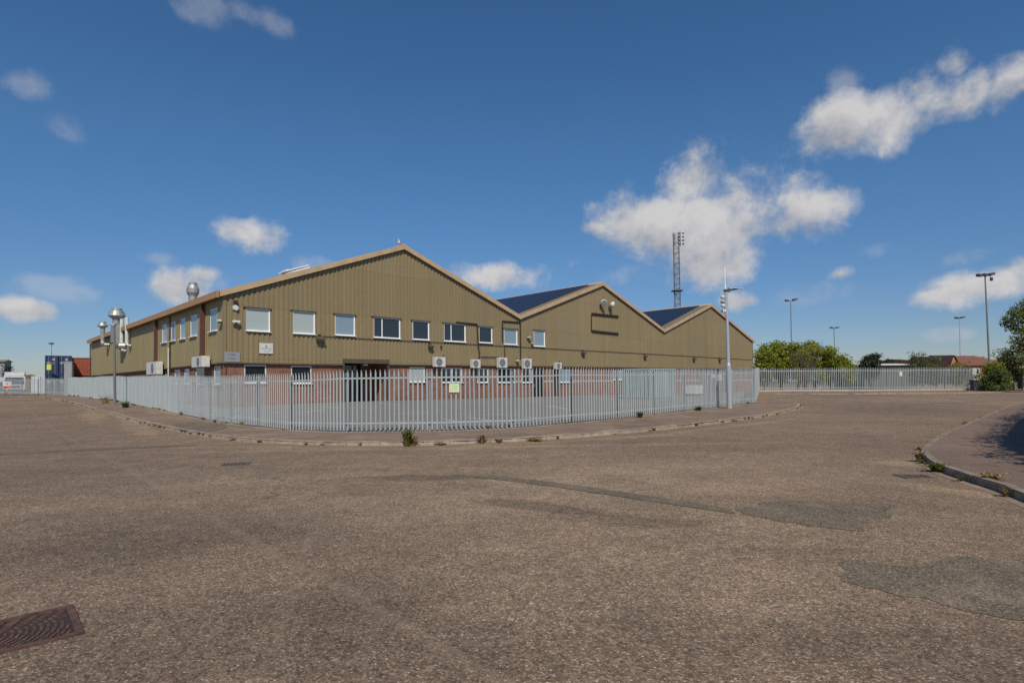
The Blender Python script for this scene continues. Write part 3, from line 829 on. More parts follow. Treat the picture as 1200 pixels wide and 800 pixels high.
mb.fbox(wF, s0, xm, z1 - .85, z1 - .78, d + .01, d + .065); link('entrance_frame', mb, M['dgrey'], B)
mb = MB(); mb.fbox(wF, (s0 + s1) / 2 - .15, (s0 + s1) / 2 + .15, z1 - .42, z1 - .32, -.3, -.1); link('porch_light', mb, M['white'], B)
mb = MB(); mb.fbox(wF, s0 - .0, s0 + .12, -.5, z1, -.1, .02); mb.fbox(wF, s1 - .12, s1, -.5, z1 - .3, -.1, .02); link('porch_post', mb, M['dgrey'], B)

# roof
DEPTH = L_END
def slab(sa, za, sb, zb, name, mat, t=.12, o0=.12, o1=None, lift=.03):
    o1 = -DEPTH - .1 if o1 is None else o1
    mb = MB(); mb.hexa([wF(sa, za + lift, o0), wF(sb, zb + lift, o0), wF(sb, zb + lift, o1), wF(sa, za + lift, o1), wF(sa, za + lift + t, o0), wF(sb, zb + lift + t, o0), wF(sb, zb + lift + t, o1), wF(sa, za + lift + t, o1)])
    return link(name, mb, mat, B)
for i, ((a, za), (b, zb)) in enumerate(zip(prof, prof[1:])):
    aa, zaa = a, za
    if i == 0: aa = a - .25; zaa = za - .25 * (zb - za) / (b - a)
    bb, zbb = b, zb
    if i == 5: bb = b + .25; zbb = zb + .25 * (zb - za) / (b - a)
    slab(aa, zaa, bb, zbb, 'roof', M['roof'])
    # barge trim in front of the gable
    mb = MB(); t = .34; lo = -.16
    mb.hexa([wF(aa, zaa + lo, .24), wF(bb, zbb + lo, .24), wF(bb, zbb + lo, .125), wF(aa, zaa + lo, .125), wF(aa, zaa + lo + t, .24), wF(bb, zbb + lo + t, .24), wF(bb, zbb + lo + t, .125), wF(aa, zaa + lo + t, .125)])
    link('barge_trim', mb, M['trim'], B)
mb = MB(); mb.fbox(wL, -.1, L_END + .1, Z_EAVE - .30, Z_EAVE + .02, .27, .42); mb.fbox(wL, -.1, L_END + .1, Z_EAVE + .023, Z_EAVE + .06, .2, .42)
link('gutter', mb, M['gutter'], B)
mb = MB(); mb.fbox(wL, 0, L_END, Z_EAVE - .18, Z_EAVE - .16, .03, .27); link('eaves_soffit', mb, M['sillwood'], B)
# back and right walls so that the shell is closed
mb = MB()
mb.quad(wF(S_END, -1, 0), wF(S_END, -1, -DEPTH), wF(S_END, prof[-1][1], -DEPTH), wF(S_END, prof[-1][1], 0))
for (a, za), (b, zb) in zip(prof, prof[1:]): mb.quad(wF(a, -1, -DEPTH), wF(b, -1, -DEPTH), wF(b, zb, -DEPTH), wF(a, za, -DEPTH))
link('rear_cladding', mb, M['clad'], B, uvf=uvF)
# solar arrays on the left-facing slopes of the second and third bays, rows of framed modules
for (ia, ib) in ((2, 3), (4, 5)):
    (a, za), (b, zb) = prof[ia], prof[ib]; L = math.hypot(b - a, zb - za); u = ((b - a) / L, (zb - za) / L)
    rows = 6; h = (L - 1.0) / rows; ncol = int((DEPTH - 3) / 1.7)
    pv = MB(); fr = MB()
    for i in range(rows):
        for j in range(ncol):
            l0, l1 = .55 + i * h + .02, .55 + (i + 1) * h - .02; e0, e1 = -1.2 - j * 1.7, -1.2 - (j + 1) * 1.7 + .03
            def Q(l, e, up): return wF(a + u[0] * l - u[1] * up, za + u[1] * l + u[0] * up, e)
            pv.quad(Q(l0 + .03, e0 - .03, .262), Q(l1 - .03, e0 - .03, .262), Q(l1 - .03, e1 + .03, .262), Q(l0 + .03, e1 + .03, .262))
            fr.hexa([Q(l0, e0, .2), Q(l1, e0, .2), Q(l1, e1, .2), Q(l0, e1, .2), Q(l0, e0, .255), Q(l1, e0, .255), Q(l1, e1, .255), Q(l0, e1, .255)])
    f = link('solar_frame', fr, M['dgrey'], B); link('solar_panel', pv, M['solar'], f, uvf=lambda p: ((p - C0).dot(fd) * 1.08, (p - C0).dot(nf)))
# ridge cap
for i in (1, 3, 5):
    mb = MB(); s, z = prof[i]; mb.hexa([wF(s - .3, z + .05, .2), wF(s + .3, z + .05, .2), wF(s + .3, z + .05, -DEPTH), wF(s - .3, z + .05, -DEPTH), wF(s - .04, z + .24, .2), wF(s + .04, z + .24, .2), wF(s + .04, z + .24, -DEPTH), wF(s - .04, z + .24, -DEPTH)])
    link('ridge_cap', mb, M['trim'], B)
# downpipes on the side wall
for px, r in ((182.5, .13), (237.5, .15), (198, .045)):
    s = pL(px, 410, .12)[0]; mb = MB()
    if r > .1: mb.fbox(wL, s - r, s + r, ZB - .05, Z_EAVE - .31, .03, .03 + r * 1.5)
    else: mb.tube(wL(s, .3, .08), wL(s, Z_EAVE - .31, .08), r)
    link('downpipe', mb, M['pipe'], B)
mb = MB(); s = pL(234.6, 410, .1)[0]; mb.fbox(wL, s - .06, s + .05, ZB, Z_EAVE - .31, .03, .08); link('cable_tray', mb, M['trim'], B)
mb = MB(); s = pL(196.6, 420, .1)[0]; mb.tube(wL(s, .5, .06), wL(s, pL(196, 408)[1], .06), .05); link('waste_pipe', mb, M['white'], B)
s = pL(107, 430, .05)[0]; mb = MB(); mb.tube(wL(L_END - .1, 0, .12), wL(L_END - .1, Z_EAVE - .3, .12), .06); link('downpipe', mb, M['dgrey'], B)
# cables and conduits on the front
def cab(pts, r=.03, off=.07, mat='darkline', name='cable_conduit'):
    mb = MB(); P = [wF(*pF(*p), off) for p in pts]; mb.path(P, r, 6); return link(name, mb, M[mat], B)
cab([(377, 394), (437, 397.6), (500, 400.5), (560, 403.8), (650, 408.8), (760, 414.6), (880, 421.5)], .022)
cab([(534, 377.7), (558, 380), (559.3, 400), (561.3, 420)], .06, .09)
cab([(588, 400), (588, 376.3), (609, 377.8), (609.3, 420)], .055, .09)
cab([(590.5, 405), (590.5, 420)], .04, .09); cab([(563, 418), (584, 418.5)], .025, .09)
cab([(693, 367.5), (723.5, 370.8)], .10, .10, name='sign_rail'); cab([(692.5, 387.6), (723.5, 391)], .10, .10, name='sign_rail'); cab([(692.3, 367), (692.3, 388)], .045, .10, name='sign_rail')
cab([(516, 405), (516, 407)], .09, .12); 

# ------------------------------------------------------------------ things fixed to the walls
def ac_unit(W, nrm, s, z0, z1, o, label, width=.9, dep=.34):
    base = W(s, z0, o)
    t = thing('air_conditioner', label, 'air conditioner', base, 'air conditioning units on the warehouse walls')
    h = z1 - z0
    mb = MB(); mb.fbox(W, s - width / 2, s + width / 2, z0 + .03, z1, o + .1, o + .1 + dep); link('casing', mb, M['white'], t)
    mb = MB(); c = W(s - width * .12, (z0 + z1) / 2, o + .1 + dep); r = min(h, width) * .38
    mb.tube(c + nrm * .001, c + nrm * .012, r, n=24); f = link('fan_grille', mb, M['fan'], t)
    mb = MB()
    for k in (1, .72, .44, .18):
        n = 24
        for i in range(n):
            a0, a1 = 2 * math.pi * i / n, 2 * math.pi * (i + 1) / n; ux = (W(s + 1, z0, o) - W(s, z0, o)); uz = Vector((0, 0, 1))
            p = lambda a, rr: c + nrm * .022 + (ux * math.cos(a) + uz * math.sin(a)) * rr
            mb.quad(p(a0, r * k), p(a1, r * k), p(a1, r * k - .018), p(a0, r * k - .018))
    mb.tube(c + nrm * .012, c + nrm * .03, r * .2, n=12); link('fan_guard', mb, M['grey'], t)
    mb = MB()
    for q in (-.35, .35):
        mb.fbox(W, s + q * width - .02, s + q * width + .02, z0 - .02, z0 + .02, o, o + .1 + dep); mb.fbox(W, s + q * width - .02, s + q * width + .02, z0 + .02, z0 + .3, o + .01, o + .05)
    link('bracket', mb, M['grey'], t)
    mb = MB(); mb.path([W(s + width / 2 + .03, z0 + .2, o + .2), W(s + width / 2 + .12, z0 + .25, o + .1), W(s + width / 2 + .12, z1 + .2, o + .04)], .025, 6); link('pipework', mb, M['darkline'], t)
    return t
acs = [((506.5, 522, 418.3, 430), 'white air conditioner right of the lone ground floor window beside the entrance', .95),
       ((550.5, 563, 421, 431.3), 'small white air conditioner under the pipe from the seventh upper window', .8),
       ((581, 595, 419, 431), 'white air conditioner beneath the eighth upper window, left of the looped pipe', .9),
       ((611, 623, 420.2, 432), 'white air conditioner just right of the looped brown pipe on the front', .9),
       ((648.8, 658, 424.8, 432.5), 'smallest white air conditioner, furthest right on the front above the yellow rail', .75)]
for (x0, x1, y0, y1), lab, wdt in acs:
    s0, s1, z0, z1 = rectF(x0, x1, y0, y1, .3); ac_unit(wF, nf, (s0 + s1) / 2, z0, z1, .05, lab, wdt)
for (x0, x1, y0, y1), lab in [((223, 243, 417.5, 430.5), 'weathered twin air conditioner on the side wall near the building corner'), ((170, 188.5, 424, 439), 'weathered air conditioner further back on the side wall below the brown downpipe')]:
    s0, s1, z0, z1 = rectL(x0, x1, y0, y1, .45)
    t = ac_unit(wL, nl, (s0 + s1) / 2, z0, z1, .03, lab, (s1 - s0) * .62, .42)

def board(name, label, cat, W, r, o, mat, marks, group=None):
    s0, s1, z0, z1 = r; t = thing(name, label, cat, W((s0 + s1) / 2, z0, o), group)
    mb = MB(); mb.fbox(W, s0, s1, z0, z1, o, o + .03); link('panel', mb, M[mat], t)
    w, h = s1 - s0, z1 - z0
    for i, (m, rects) in enumerate(marks):
        mb = MB()
        for (a, b, c, d) in rects: mb.fbox(W, s0 + w * a, s0 + w * b, z0 + h * c, z0 + h * d, o + .031, o + .034)
        link('lettering', mb, M[m], t)
    return t
def words_row(x0, x1, y0, y1, n, seed=0, sp=.35):
    rr = random.Random(seed); out = []; w = (x1 - x0) / n
    for i in range(n):
        a = x0 + i * w; g = w * sp
        if rr.random() < .12: continue
        out.append((a, a + w * (1 - sp) * .35, y0, y1)); out.append((a + w * (1 - sp) * .35, a + w * (1 - sp), y0 + (y1 - y0) * rr.choice((0, .4, .7)), y0 + (y1 - y0) * rr.choice((.35, .8, 1)) + .01))
    return [(a, b, min(c, d), max(c, d)) for a, b, c, d in out]
board('name_board', 'grey rectangular board with two short dark lines of lettering at the building corner', 'sign', wF, rectF(262.8, 281, 412.3, 424, .06), .065, 'signgrey',
      [('ink', words_row(.30, .72, .64, .80, 6, 1) + words_row(.24, .72, .24, .38, 7, 2))])
mk = []
for i in range(6): mk.append((.5 - .10 + i * .016, .5 + .10 - i * .016, .60 + i * .045, .60 + (i + 1) * .045 - .012))
board('company_sign', 'white sign with a grey peaked emblem and faint lettering under the first upper window', 'sign', wF, rectF(303.8, 319.8, 402, 414.2, .06), .065, 'white',
      [('inkpale', mk + words_row(.08, .92, .40, .56, 11, 3) + words_row(.10, .90, .20, .26, 14, 4))])
# alarm, cameras and lamps on the front
def smallbox(name, label, cat, c, draw, group=None):
    t = thing(name, label, cat, c, group); draw(t); return t
def alarm(t):
    s, z = pF(276.5, 360.5, .12); c = wF(s, z, .05)
    mb = MB(); mb.tube(c, c + nf * .10, .19, .16, 6); link('casing', mb, M['white'], t)
    mb = MB(); mb.fbox(wF, s - .12, s + .12, z + .23, z + .42, .05, .14); link('strobe', mb, M['maroon'], t)
smallbox('alarm_box', 'white six sided alarm box left of the first upper window', 'alarm box', wF(pF(276.5, 360)[0], 5, .05), alarm)
def cam_box(W, nrm, s, z, o, t, sc=1.0, side=0):
    mb = MB(); mb.fbox(W, s - .05, s + .05, z - .05, z + .05, o, o + .22); link('bracket', mb, M['dgrey'], t)
    mb = MB(); mb.fbox(W, s - .24 * sc, s + .16 * sc, z + .02, z + .15, o + .12, o + .26); link('housing', mb, M['white'], t)
s, z = pF(277, 378.5, .15); t = thing('security_camera', 'small white security camera below the alarm box', 'camera', wF(s, z, .04)); cam_box(wF, nf, s, z, .045, t)
s, z = pL(257.5, 377.5, .15); t = thing('security_camera', 'small white security camera on the side wall by the corner', 'camera', wL(s, z, .02)); cam_box(wL, nl, s, z, .02, t)
def bulkhead(px, py, label, big=1.0, mat='sillwood'):
    s, z = pF(px, py, .1); t = thing('wall_lamp', label, 'wall lamp', wF(s, z, .05), 'wall lamps along the front')
    mb = MB(); mb.fbox(wF, s - .07 * big, s + .07 * big, z - .05, z + .18 * big, .05, .12); link('bracket', mb, M['darkline'], t)
    mb = MB(); a = .20 * big
    mb.hexa([wF(s - a, z - .16 * big, .34), wF(s + a, z - .16 * big, .34), wF(s + a, z - .10 * big, .121), wF(s - a, z - .10 * big, .121), wF(s - a, z - .05 * big, .38), wF(s + a, z - .05 * big, .38), wF(s + a, z + .06 * big, .121), wF(s - a, z + .06 * big, .121)])
    link('lamp_head', mb, M[mat], t); return t
bulkhead(374.5, 396, 'dark wall lamp between the second and third upper windows', 1.3)
bulkhead(504, 405, 'small dark wall lamp under the fifth upper window')
bulkhead(683, 412.5, 'small dark wall lamp under the cable, below the empty sign rails', 1.2)
bulkhead(755.5, 416.5, 'dark wall lamp left of the roller shutters, below the cable', 1.2)
bulkhead(813, 419.5, 'dark wall lamp under the third gable, left of centre', 1.3)
bulkhead(843, 420.5, 'dark wall lamp under the third gable, last before the camera pole', 1.3)
bulkhead(619, 394.5, 'white wall box left of the last upper window', .8, 'white')
bulkhead(623, 401.5, 'smaller white wall box at the foot of the last upper window', .6, 'white')
bulkhead(605.5, 422, 'white wall box between two air conditioners on the front', .7, 'white')
def dish(px, py, label, ang):
    s, z = pF(px, py, .4); t = thing('floodlight', label, 'floodlight', wF(s, z, .05), 'floodlights on the middle gable')
    mb = MB(); mb.fbox(wF, s - .05, s + .05, z - .5, z - .1, .05, .11); mb.tube(wF(s, z - .3, .1), wF(s, z - .05, .45), .035); link('arm', mb, M['dgrey'], t)
    ax = (nf * .55 + Vector((0, 0, -.35)) + fd * ang).normalized(); c = wF(s, z, .5)
    mb = MB(); mb.smooth = True; mb.tube(c - ax * .2, c - ax * .1, .10, .28, 20); mb.tube(c - ax * .099, c + ax * .12, .29, .33, 20); link('lamp_head', mb, M['white'], t)
    mb = MB(); mb.tube(c + ax * .121, c + ax * .13, .29, n=20); link('lens', mb, M['grey'], t)
dish(706.5, 354.5, 'round white floodlight, left one of the two on the middle gable', -.4)
dish(716.5, 357, 'white floodlight turned aside, right one of the two on the middle gable', .9)

# flues on the side wall
def cowl_flue(label, px, ytop, ybot_duct, off, r, rc, ybox=None, name='exhaust_flue', elbow=True):
    s, zt = pL(px, ytop, off); zb = pL(px, ybot_duct, off)[1]; base = wL(s, zb, off)
    t = thing(name, label, 'flue', base, 'metal flues on the side wall')
    mb = MB(); mb.smooth = False; H = zt - zb
    mb.tube(base, base + Vector((0, 0, H - rc * 1.3)), r, n=16); mb.tube(base + Vector((0, 0, H * .45)), base + Vector((0, 0, H * .45 + .06)), r * 1.1, n=16)
    link('duct', mb, M['duct'], t)
    mb = MB(); mb.lathe(base + Vector((0, 0, H - rc * 1.45)), [(r * 1.05, 0), (rc, rc * .35), (rc * 1.02, rc * .42), (rc * .80, rc * 1.05), (rc * .62, rc * 1.12), (rc * .60, rc * 1.40), (rc * .2, rc * 1.46)], 18); link('cowl', mb, M['duct'], t)
    if elbow:
        mb = MB(); p = [base, base + Vector((0, 0, -.25)) - wd * .15, wL(s - .5, zb - .35, off * .8), wL(s - .7, zb - .35, 0)]
        mb.path(p, r * .92, 14); link('elbow', mb, M['duct'], t)
    return t, s
t, s = cowl_flue('large galvanised flue with a wide cowl standing off the side wall', 137, 361, 401, .6, .34, .68)
mb = MB(); zz = pL(137, 391, .6)[1]; mb.box(wL(s, zz, .6), (.95, .8, 1.6), (wd, nl, Vector((0, 0, 1)))); link('silencer_box', mb, M['duct'], t)
cowl_flue('smaller galvanised flue with a conical cowl and elbow, left of the large flue', 120.5, 376.5, 400, .5, .2, .45)
def white_flue(px, y0, y1, label):
    s, z1 = pL(px, y0, .32); z0 = pL(px, y1, .32)[1]; t = thing('exhaust_flue', label, 'flue', wL(s, z0, .32), 'metal flues on the side wall')
    mb = MB(); mb.tube(wL(s, z0, .32), wL(s, z1, .32), .15, n=14); link('duct', mb, M['white'], t)
    mb = MB(); mb.fbox(wL, s - .05, s + .05, (z0 + z1) / 2 + .3, (z0 + z1) / 2 + .4, .02, .2); mb.fbox(wL, s - .05, s + .05, z0 + .3, z0 + .4, .02, .2); link('bracket', mb, M['dgrey'], t)
    mb = MB(); mb.path([wL(s, z0 - .01, .32), wL(s - .1, z0 - .2, .25), wL(s - .3, z0 - .25, .0)], .13, 12); link('elbow', mb, M['duct'], t)
white_flue(142.8, 373.5, 408, 'left one of the two slim white vertical flue pipes on the side wall')
white_flue(148.8, 372, 402, 'right one of the two slim white vertical flue pipes on the side wall')
# roof stack, rooflight, gull
def roofpt(px, py, u):     # point above first bay roof at distance u behind the facade
    return on_plane(px, py, C0 - nf * u, nf)
p = roofpt(226, 350, 9.0); t = thing('roof_stack', 'shiny metal extract cowl standing on the roof edge above the side wall', 'flue', p)
mb = MB(); hh = (roofpt(226, 331.5, 9.0).z - p.z); k = 6.2 * 669 / 669 * 0 + hh / 1.0
mb.tube(p + Vector((0, 0, -1.6)), p + Vector((0, 0, .15 * k)), .27, n=18); link('duct', mb, M['duct'], t)
mb = MB(); mb.lathe(p + Vector((0, 0, .15 * k)), [(.27, 0), (.40, .22 * k), (.40, .48 * k), (.27, .72 * k), (.27, .85 * k), (.1, .86 * k)], 20); link('cowl', mb, M['duct'], t)
t = thing('rooflight', 'white slatted rooflight lying near the ridge of the first roof slope', 'rooflight', roofpt(345, 317, 5))
for k, (y0, y1, x0, x1) in enumerate([(318.3, 311.3, 334, 362), (319.5, 314, 342, 363)]):
    mb = MB(); u = 5 - k * 2.2; a, b = roofpt(x0, y0, u), roofpt(x1, y1, u)
    mb.hexa([a, b, b - nf * 1.2, a - nf * 1.2, a + Vector((0, 0, .09)), b + Vector((0, 0, .09)), b - nf * 1.2 + Vector((0, 0, .09)), a - nf * 1.2 + Vector((0, 0, .09))])
    mb.box(a.lerp(b, .5) - nf * .6 + Vector((0, 0, -.5)), ((b - a).length * .7, .9, .8), (fd, nf, Vector((0, 0, 1))))
    link('glazing_bar', mb, M['upvc'], t)
# gull on the first peak
gp = on_plane(468.3, 288.3, C0 + nf * .05, nf)
t = thing('gull', 'white gull standing on the peak of the first gable', 'bird', gp)
def sk_mesh(name, joints, edges, mat, parent, sub=2):
    me = D.meshes.new(name); me.from_pydata([j[0] for j in joints], edges, []); o = D.objects.new(name, me); COL.objects.link(o)
    md = o.modifiers.new('skin', 'SKIN'); me.skin_vertices or None
    for i, j in enumerate(joints):
        me.skin_vertices[0].data[i].radius = (j[1], j[1])
    me.skin_vertices[0].data[0].use_root = True
    o.modifiers.new('sub', 'SUBSURF').levels = sub; o.modifiers['sub'].render_levels = sub
    me.materials.append(mat); o.parent = parent; return o
J = [((0, 0, .16), .075), ((-.10, 0, .15), .055), ((-.22, 0, .13), .02), ((.08, 0, .20), .065), ((.12, 0, .28), .035), ((.13, 0, .34), .042), ((.20, 0, .335), .010)]
g = sk_mesh('body', J, [(0, 1), (1, 2), (0, 3), (3, 4), (4, 5), (5, 6)], M['gullw'], t)
mb = MB(); mb.tube((.0, -.03, 0), (.0, -.03, .1), .008, n=6); mb.tube((.0, .03, 0), (.0, .03, .1), .008, n=6); link('legs', mb, M['yellow'], t, local=True)
mb = MB(); mb.hexa([(-.26, .05, .16), (.05, .07, .17), (.05, .085, .17), (-.26, .06, .16), (-.26, .05, .18), (.05, .07, .25), (.05, .085, .25), (-.26, .06, .18)])
mb.hexa([(-.26, -.06, .16), (.05, -.085, .17), (.05, -.07, .17), (-.26, -.05, .16), (-.26, -.06, .18), (.05, -.085, .25), (.05, -.07, .25), (-.26, -.05, .18)]); link('wings', mb, M['gullg'], t, local=True)
t.rotation_euler.z = R_(250); t.scale = (1.25,) * 3

# ------------------------------------------------------------------ yellow rail, storage box in the yard
def yard_base(px, py): return onR(px, py, .104)
a, b = yard_base(631.5, 464.5), yard_base(655.3, 463.8)
t = thing('safety_rail', 'yellow safety rail in front of the black side door', 'safety rail', a.lerp(b, .5))
mb = MB()
for q in (0, 1): mb.tube(a.lerp(b, q), a.lerp(b, q) + Vector((0, 0, 1.25)), .045)
link('posts', mb, M['yellow'], t)
mb = MB()
for h in (1.2, .65): mb.tube(a + Vector((0, 0, h)), b + Vector((0, 0, h)), .035)
link('rails', mb, M['yellow'], t)
def corrugated_box(name, label, cat, c, dirx, L, Wd, H, mat, group=None, doors=True, marks=True):
    dirx = Vector(dirx).normalized(); n2 = Vector((-dirx.y, dirx.x, 0)); Z = Vector((0, 0, 1)); c = Vector(c)
    t = thing(name, label, cat, c, group)
    mb = MB()
    def side(o, d, nn, ln):     # corrugated wall from o along d
        per = .28; k = int(ln / per)
        for i in range(k):
            s0 = ln * i / k; w = ln / k; q = [(0, 0), (.35, 0), (.5, -.04), (.85, -.04), (1, 0)]
            for (u0, h0), (u1, h1) in zip(q, q[1:]):
                A = o + d * (s0 + w * u0) + nn * h0; Bp = o + d * (s0 + w * u1) + nn * h1
                mb.quad(A + Z * .12, Bp + Z * .12, Bp + Z * (H - .1), A + Z * (H - .1))
    o = c - dirx * Wd / 2
    side(o, n2, -dirx, L); side(o + dirx * Wd, n2, dirx, L); side(o + n2 * L, dirx, n2, Wd)
    if not doors: side(o, dirx, -n2, Wd)
    mb.quad(o + Z * (H - .02), o + dirx * Wd + Z * (H - .02), o + dirx * Wd + n2 * L + Z * (H - .02), o + n2 * L + Z * (H - .02))
    link('side_panels', mb, mat, t)
    mb = MB()
    for u in (0, Wd):
        for w in (0, L):
            p = o + dirx * u + n2 * w; mb.box(p + Z * H / 2, (.14, .14, H), (dirx, n2, Z))
    for z in (.06, H - .05):
        for u in (0, Wd): mb.box(o + dirx * u + n2 * L / 2 + Z * z, (.1, L - .14, .11), (dirx, n2, Z))
        for w in (0, L): mb.box(o + dirx * Wd / 2 + n2 * w + Z * z, (Wd - .14, .1, .11), (dirx, n2, Z))
    link('frame', mb, mat, t)
    if doors:
        for k in (0, 1):
            mb = MB(); mb.box(o + dirx * Wd * (.25 + .5 * k) + Z * H / 2, (Wd / 2 - .09, .06, H - .24), (dirx, n2, Z)); dd = link('door', mb, mat, t)
            mb = MB()
            for u in (.12, .36): mb.tube(o + dirx * Wd * (u + .5 * k) - n2 * .05 + Z * .1, o + dirx * Wd * (u + .5 * k) - n2 * .05 + Z * (H - .1), .025, n=6)
            link('lock_rod', mb, M['grey'], dd)
            if marks:
                mb = MB(); rr = random.Random(k + int(abs(c.x) * 10))
                for (u, z, w_, h_) in [(.30 if k else .30, .80, .16, .12), (.12, .62, .22, .10), (.28, .60, .16, .05)]:
                    mb.box(o + dirx * Wd * (.5 * k + u) - n2 * .037 + Z * H * z, (Wd * w_ * .6, .006, H * h_), (dirx, n2, Z))
                link('marking', mb, M['inkpale'], dd)
    return t
p = yard_base(777, 466); z = R(p.x, p.y) + .104
corrugated_box('storage_container', 'grey green steel storage container standing in the yard before the third gable', 'container', (p.x, p.y, z), fd, 2.2, 3.4, 2.1, plain('grey_green_paint', (.24, .31, .30), .5, 0, .1, 2), doors=False)
p = yard_base(813, 463.5); z = R(p.x, p.y) + .104
t = thing('pallet_stack', 'pale wrapped pallet load on the yard right of the grey green container', 'pallet', (p.x, p.y, z))
mb = MB()
for k in range(5): mb.box(Vector((p.x, p.y, z + .13)) + fd * (k * .24 - .48), (.1, 1.0, .03), (fd, nf, Vector((0, 0, 1))))
for k in range(3): mb.box(Vector((p.x, p.y, z + .055)) + nf * (k * .45 - .45), (1.2, .1, .11), (fd, nf, Vector((0, 0, 1))))
link('pallet', mb, M['bark'], t)
mb = MB()
for k in range(2): mb.box(Vector((p.x, p.y, z + .15 + .16 + k * .33)) + fd * .02 * k, (1.1, .95, .32), (fd, nf, Vector((0, 0, 1))))
link('wrapped_load', mb, M['white'], t)
board('notice', 'white notice fixed to the right hand roller shutter', 'sign', wF, rectF(842, 847, 437, 446), OB - .085, 'white', [('inkpale', words_row(.1, .9, .3, .5, 5, 8))])
board('notice', 'smaller white notice left of the shutter notice, near the camera pole', 'sign', wF, rectF(835, 839.5, 438, 442.5), OB - .085, 'white', [('inkpale', words_row(.1, .9, .3, .5, 5, 9))])

# ------------------------------------------------------------------ palisade fences
def palisade(label, pts, gfun, posts_at=2.75, h=FH, group=None, mirror=1, name='palisade_fence'):
    """pts: xy polyline; outside face is to the right of travel * mirror"""
    line = resample(pts, posts_at); gz = [float(v) + .02 * math.sin(i * 2.3 + len(line)) for i, v in enumerate(Rarr([(p.x, p.y) for p in line]) + gfun)]
    # relax the ground profile a little so rails stay straight
    t = thing(name, label, 'fence', (line[0].x, line[0].y, gz[0]), group)
    Z = Vector((0, 0, 1)); rr = random.Random(len(line))
    for i, (p, z) in enumerate(zip(line, gz)):
        q = line[min(i + 1, len(line) - 1)]; o = line[max(i - 1, 0)]; d = Vector((q.x - o.x, q.y - o.y, 0)).normalized(); nn = Vector((d.y, -d.x, 0)) * mirror
        mb = MB(); c = Vector((p.x, p.y, z - .1)) - nn * .10
        H = h + .02
        mb.box(c + Z * H / 2 + nn * .048, (.06, .006, H), (d, nn, Z)); mb.box(c + Z * H / 2 - nn * .048, (.06, .006, H), (d, nn, Z)); mb.box(c + Z * H / 2, (.006, .09, H), (d, nn, Z))
        link('post', mb, M['post'], t)
    pitch = .157
    for i in range(len(line) - 1):
        a = Vector((line[i].x, line[i].y, gz[i])); b = Vector((line[i + 1].x, line[i + 1].y, gz[i + 1])); L = (b - a).length; d = (b - a) / L
        dh = Vector((d.x, d.y, 0)).normalized(); nn = Vector((dh.y, -dh.x, 0)) * mirror
        n = max(1, round(L / pitch)); mb = MB()
        for k in range(n):
            c = a + (b - a) * ((k + .5) / n); w = .0295; jz = rr.uniform(-.008, .008)
            g = .05 + jz; zt = h + jz; off = nn * .012
            tilt = dh * (rr.gauss(0, .006) + (rr.uniform(-.05, .05) if rr.random() < .02 else 0))
            X = [(-w, .0), (-w * .38, .022), (w * .38, .022), (w, .0)]
            lo = [c + dh * x + nn * y + off + Z * g for x, y in X]
            hi = [c + dh * x + nn * y + off + tilt + Z * (zt - .16) for x, y in X]
            sh = [c + dh * x * .96 + nn * y + off + tilt + Z * (zt - .12) for x, y in X]
            tip = [c + dh * x * .28 + nn * (y * .4 + .02) + off + tilt + Z * zt for x, y in X]
            for A, Bq in ((lo, hi), (hi, sh), (sh, tip)):
                for m in range(3): mb.quad(A[m], A[m + 1], Bq[m + 1], Bq[m])
        link('pale_panel', mb, M['galv'], t)
        for z in (.25, h - .30):
            mb = MB()
            p, q = a + Z * z, b + Z * z
            mb.hexa([p + nn * .008, q + nn * .008, q - nn * .045, p - nn * .045, p + nn * .008 + Z * .05, q + nn * .008 + Z * .05, q - nn * .045 + Z * .006, p - nn * .045 + Z * .006])
            link('rail', mb, M['galv'], t)
    return t, line, gz
t1, lineL, gL = palisade('long palisade fence run on the left, seen edge on beside the side road', fence_xy[:9], .1, mirror=1)
t2, lineF, gF = palisade('palisade fence run curving along the front yard to the camera pole', fence_xy[8:], .1, mirror=1)
t3, _, _ = palisade('palisade fence return running back from the corner behind the camera pole', [fence_xy[-1] + Vector((.1, .3)), ret_end + Vector((-.1, -.3))], .1, mirror=1)
far_xy = [Vector((p.x, p.y)) for p in far_pts]
palisade('far palisade fence across the road in front of the yellow green trees', far_xy, .1, mirror=1)
back_xy = [Vector((p.x, p.y)) for p in back_pts]
palisade('distant palisade gates and fence at the far left in front of the blue containers', back_xy, .1, mirror=1)
# concrete gravel board strip under the far fence
mb = MB()
for a, b in zip(resample(far_xy, 2.75), resample(far_xy, 2.75)[1:]):
    d = (b - a).normalized(); nn = Vector((-d.y, d.x)) * .06
    za, zb = R(a.x, a.y) + .08, R(b.x, b.y) + .08
    mb.hexa([(a.x - nn.x, a.y - nn.y, za), (b.x - nn.x, b.y - nn.y, zb), (b.x + nn.x, b.y + nn.y, zb), (a.x + nn.x, a.y + nn.y, za), (a.x - nn.x, a.y - nn.y, za + .14), (b.x - nn.x, b.y - nn.y, zb + .14), (b.x + nn.x, b.y + nn.y, zb + .14), (a.x + nn.x, a.y + nn.y, za + .14)])
tag(link('gravel_board', mb, M['concrete']), 'low concrete edging along the foot of the far palisade fence', 'edging')
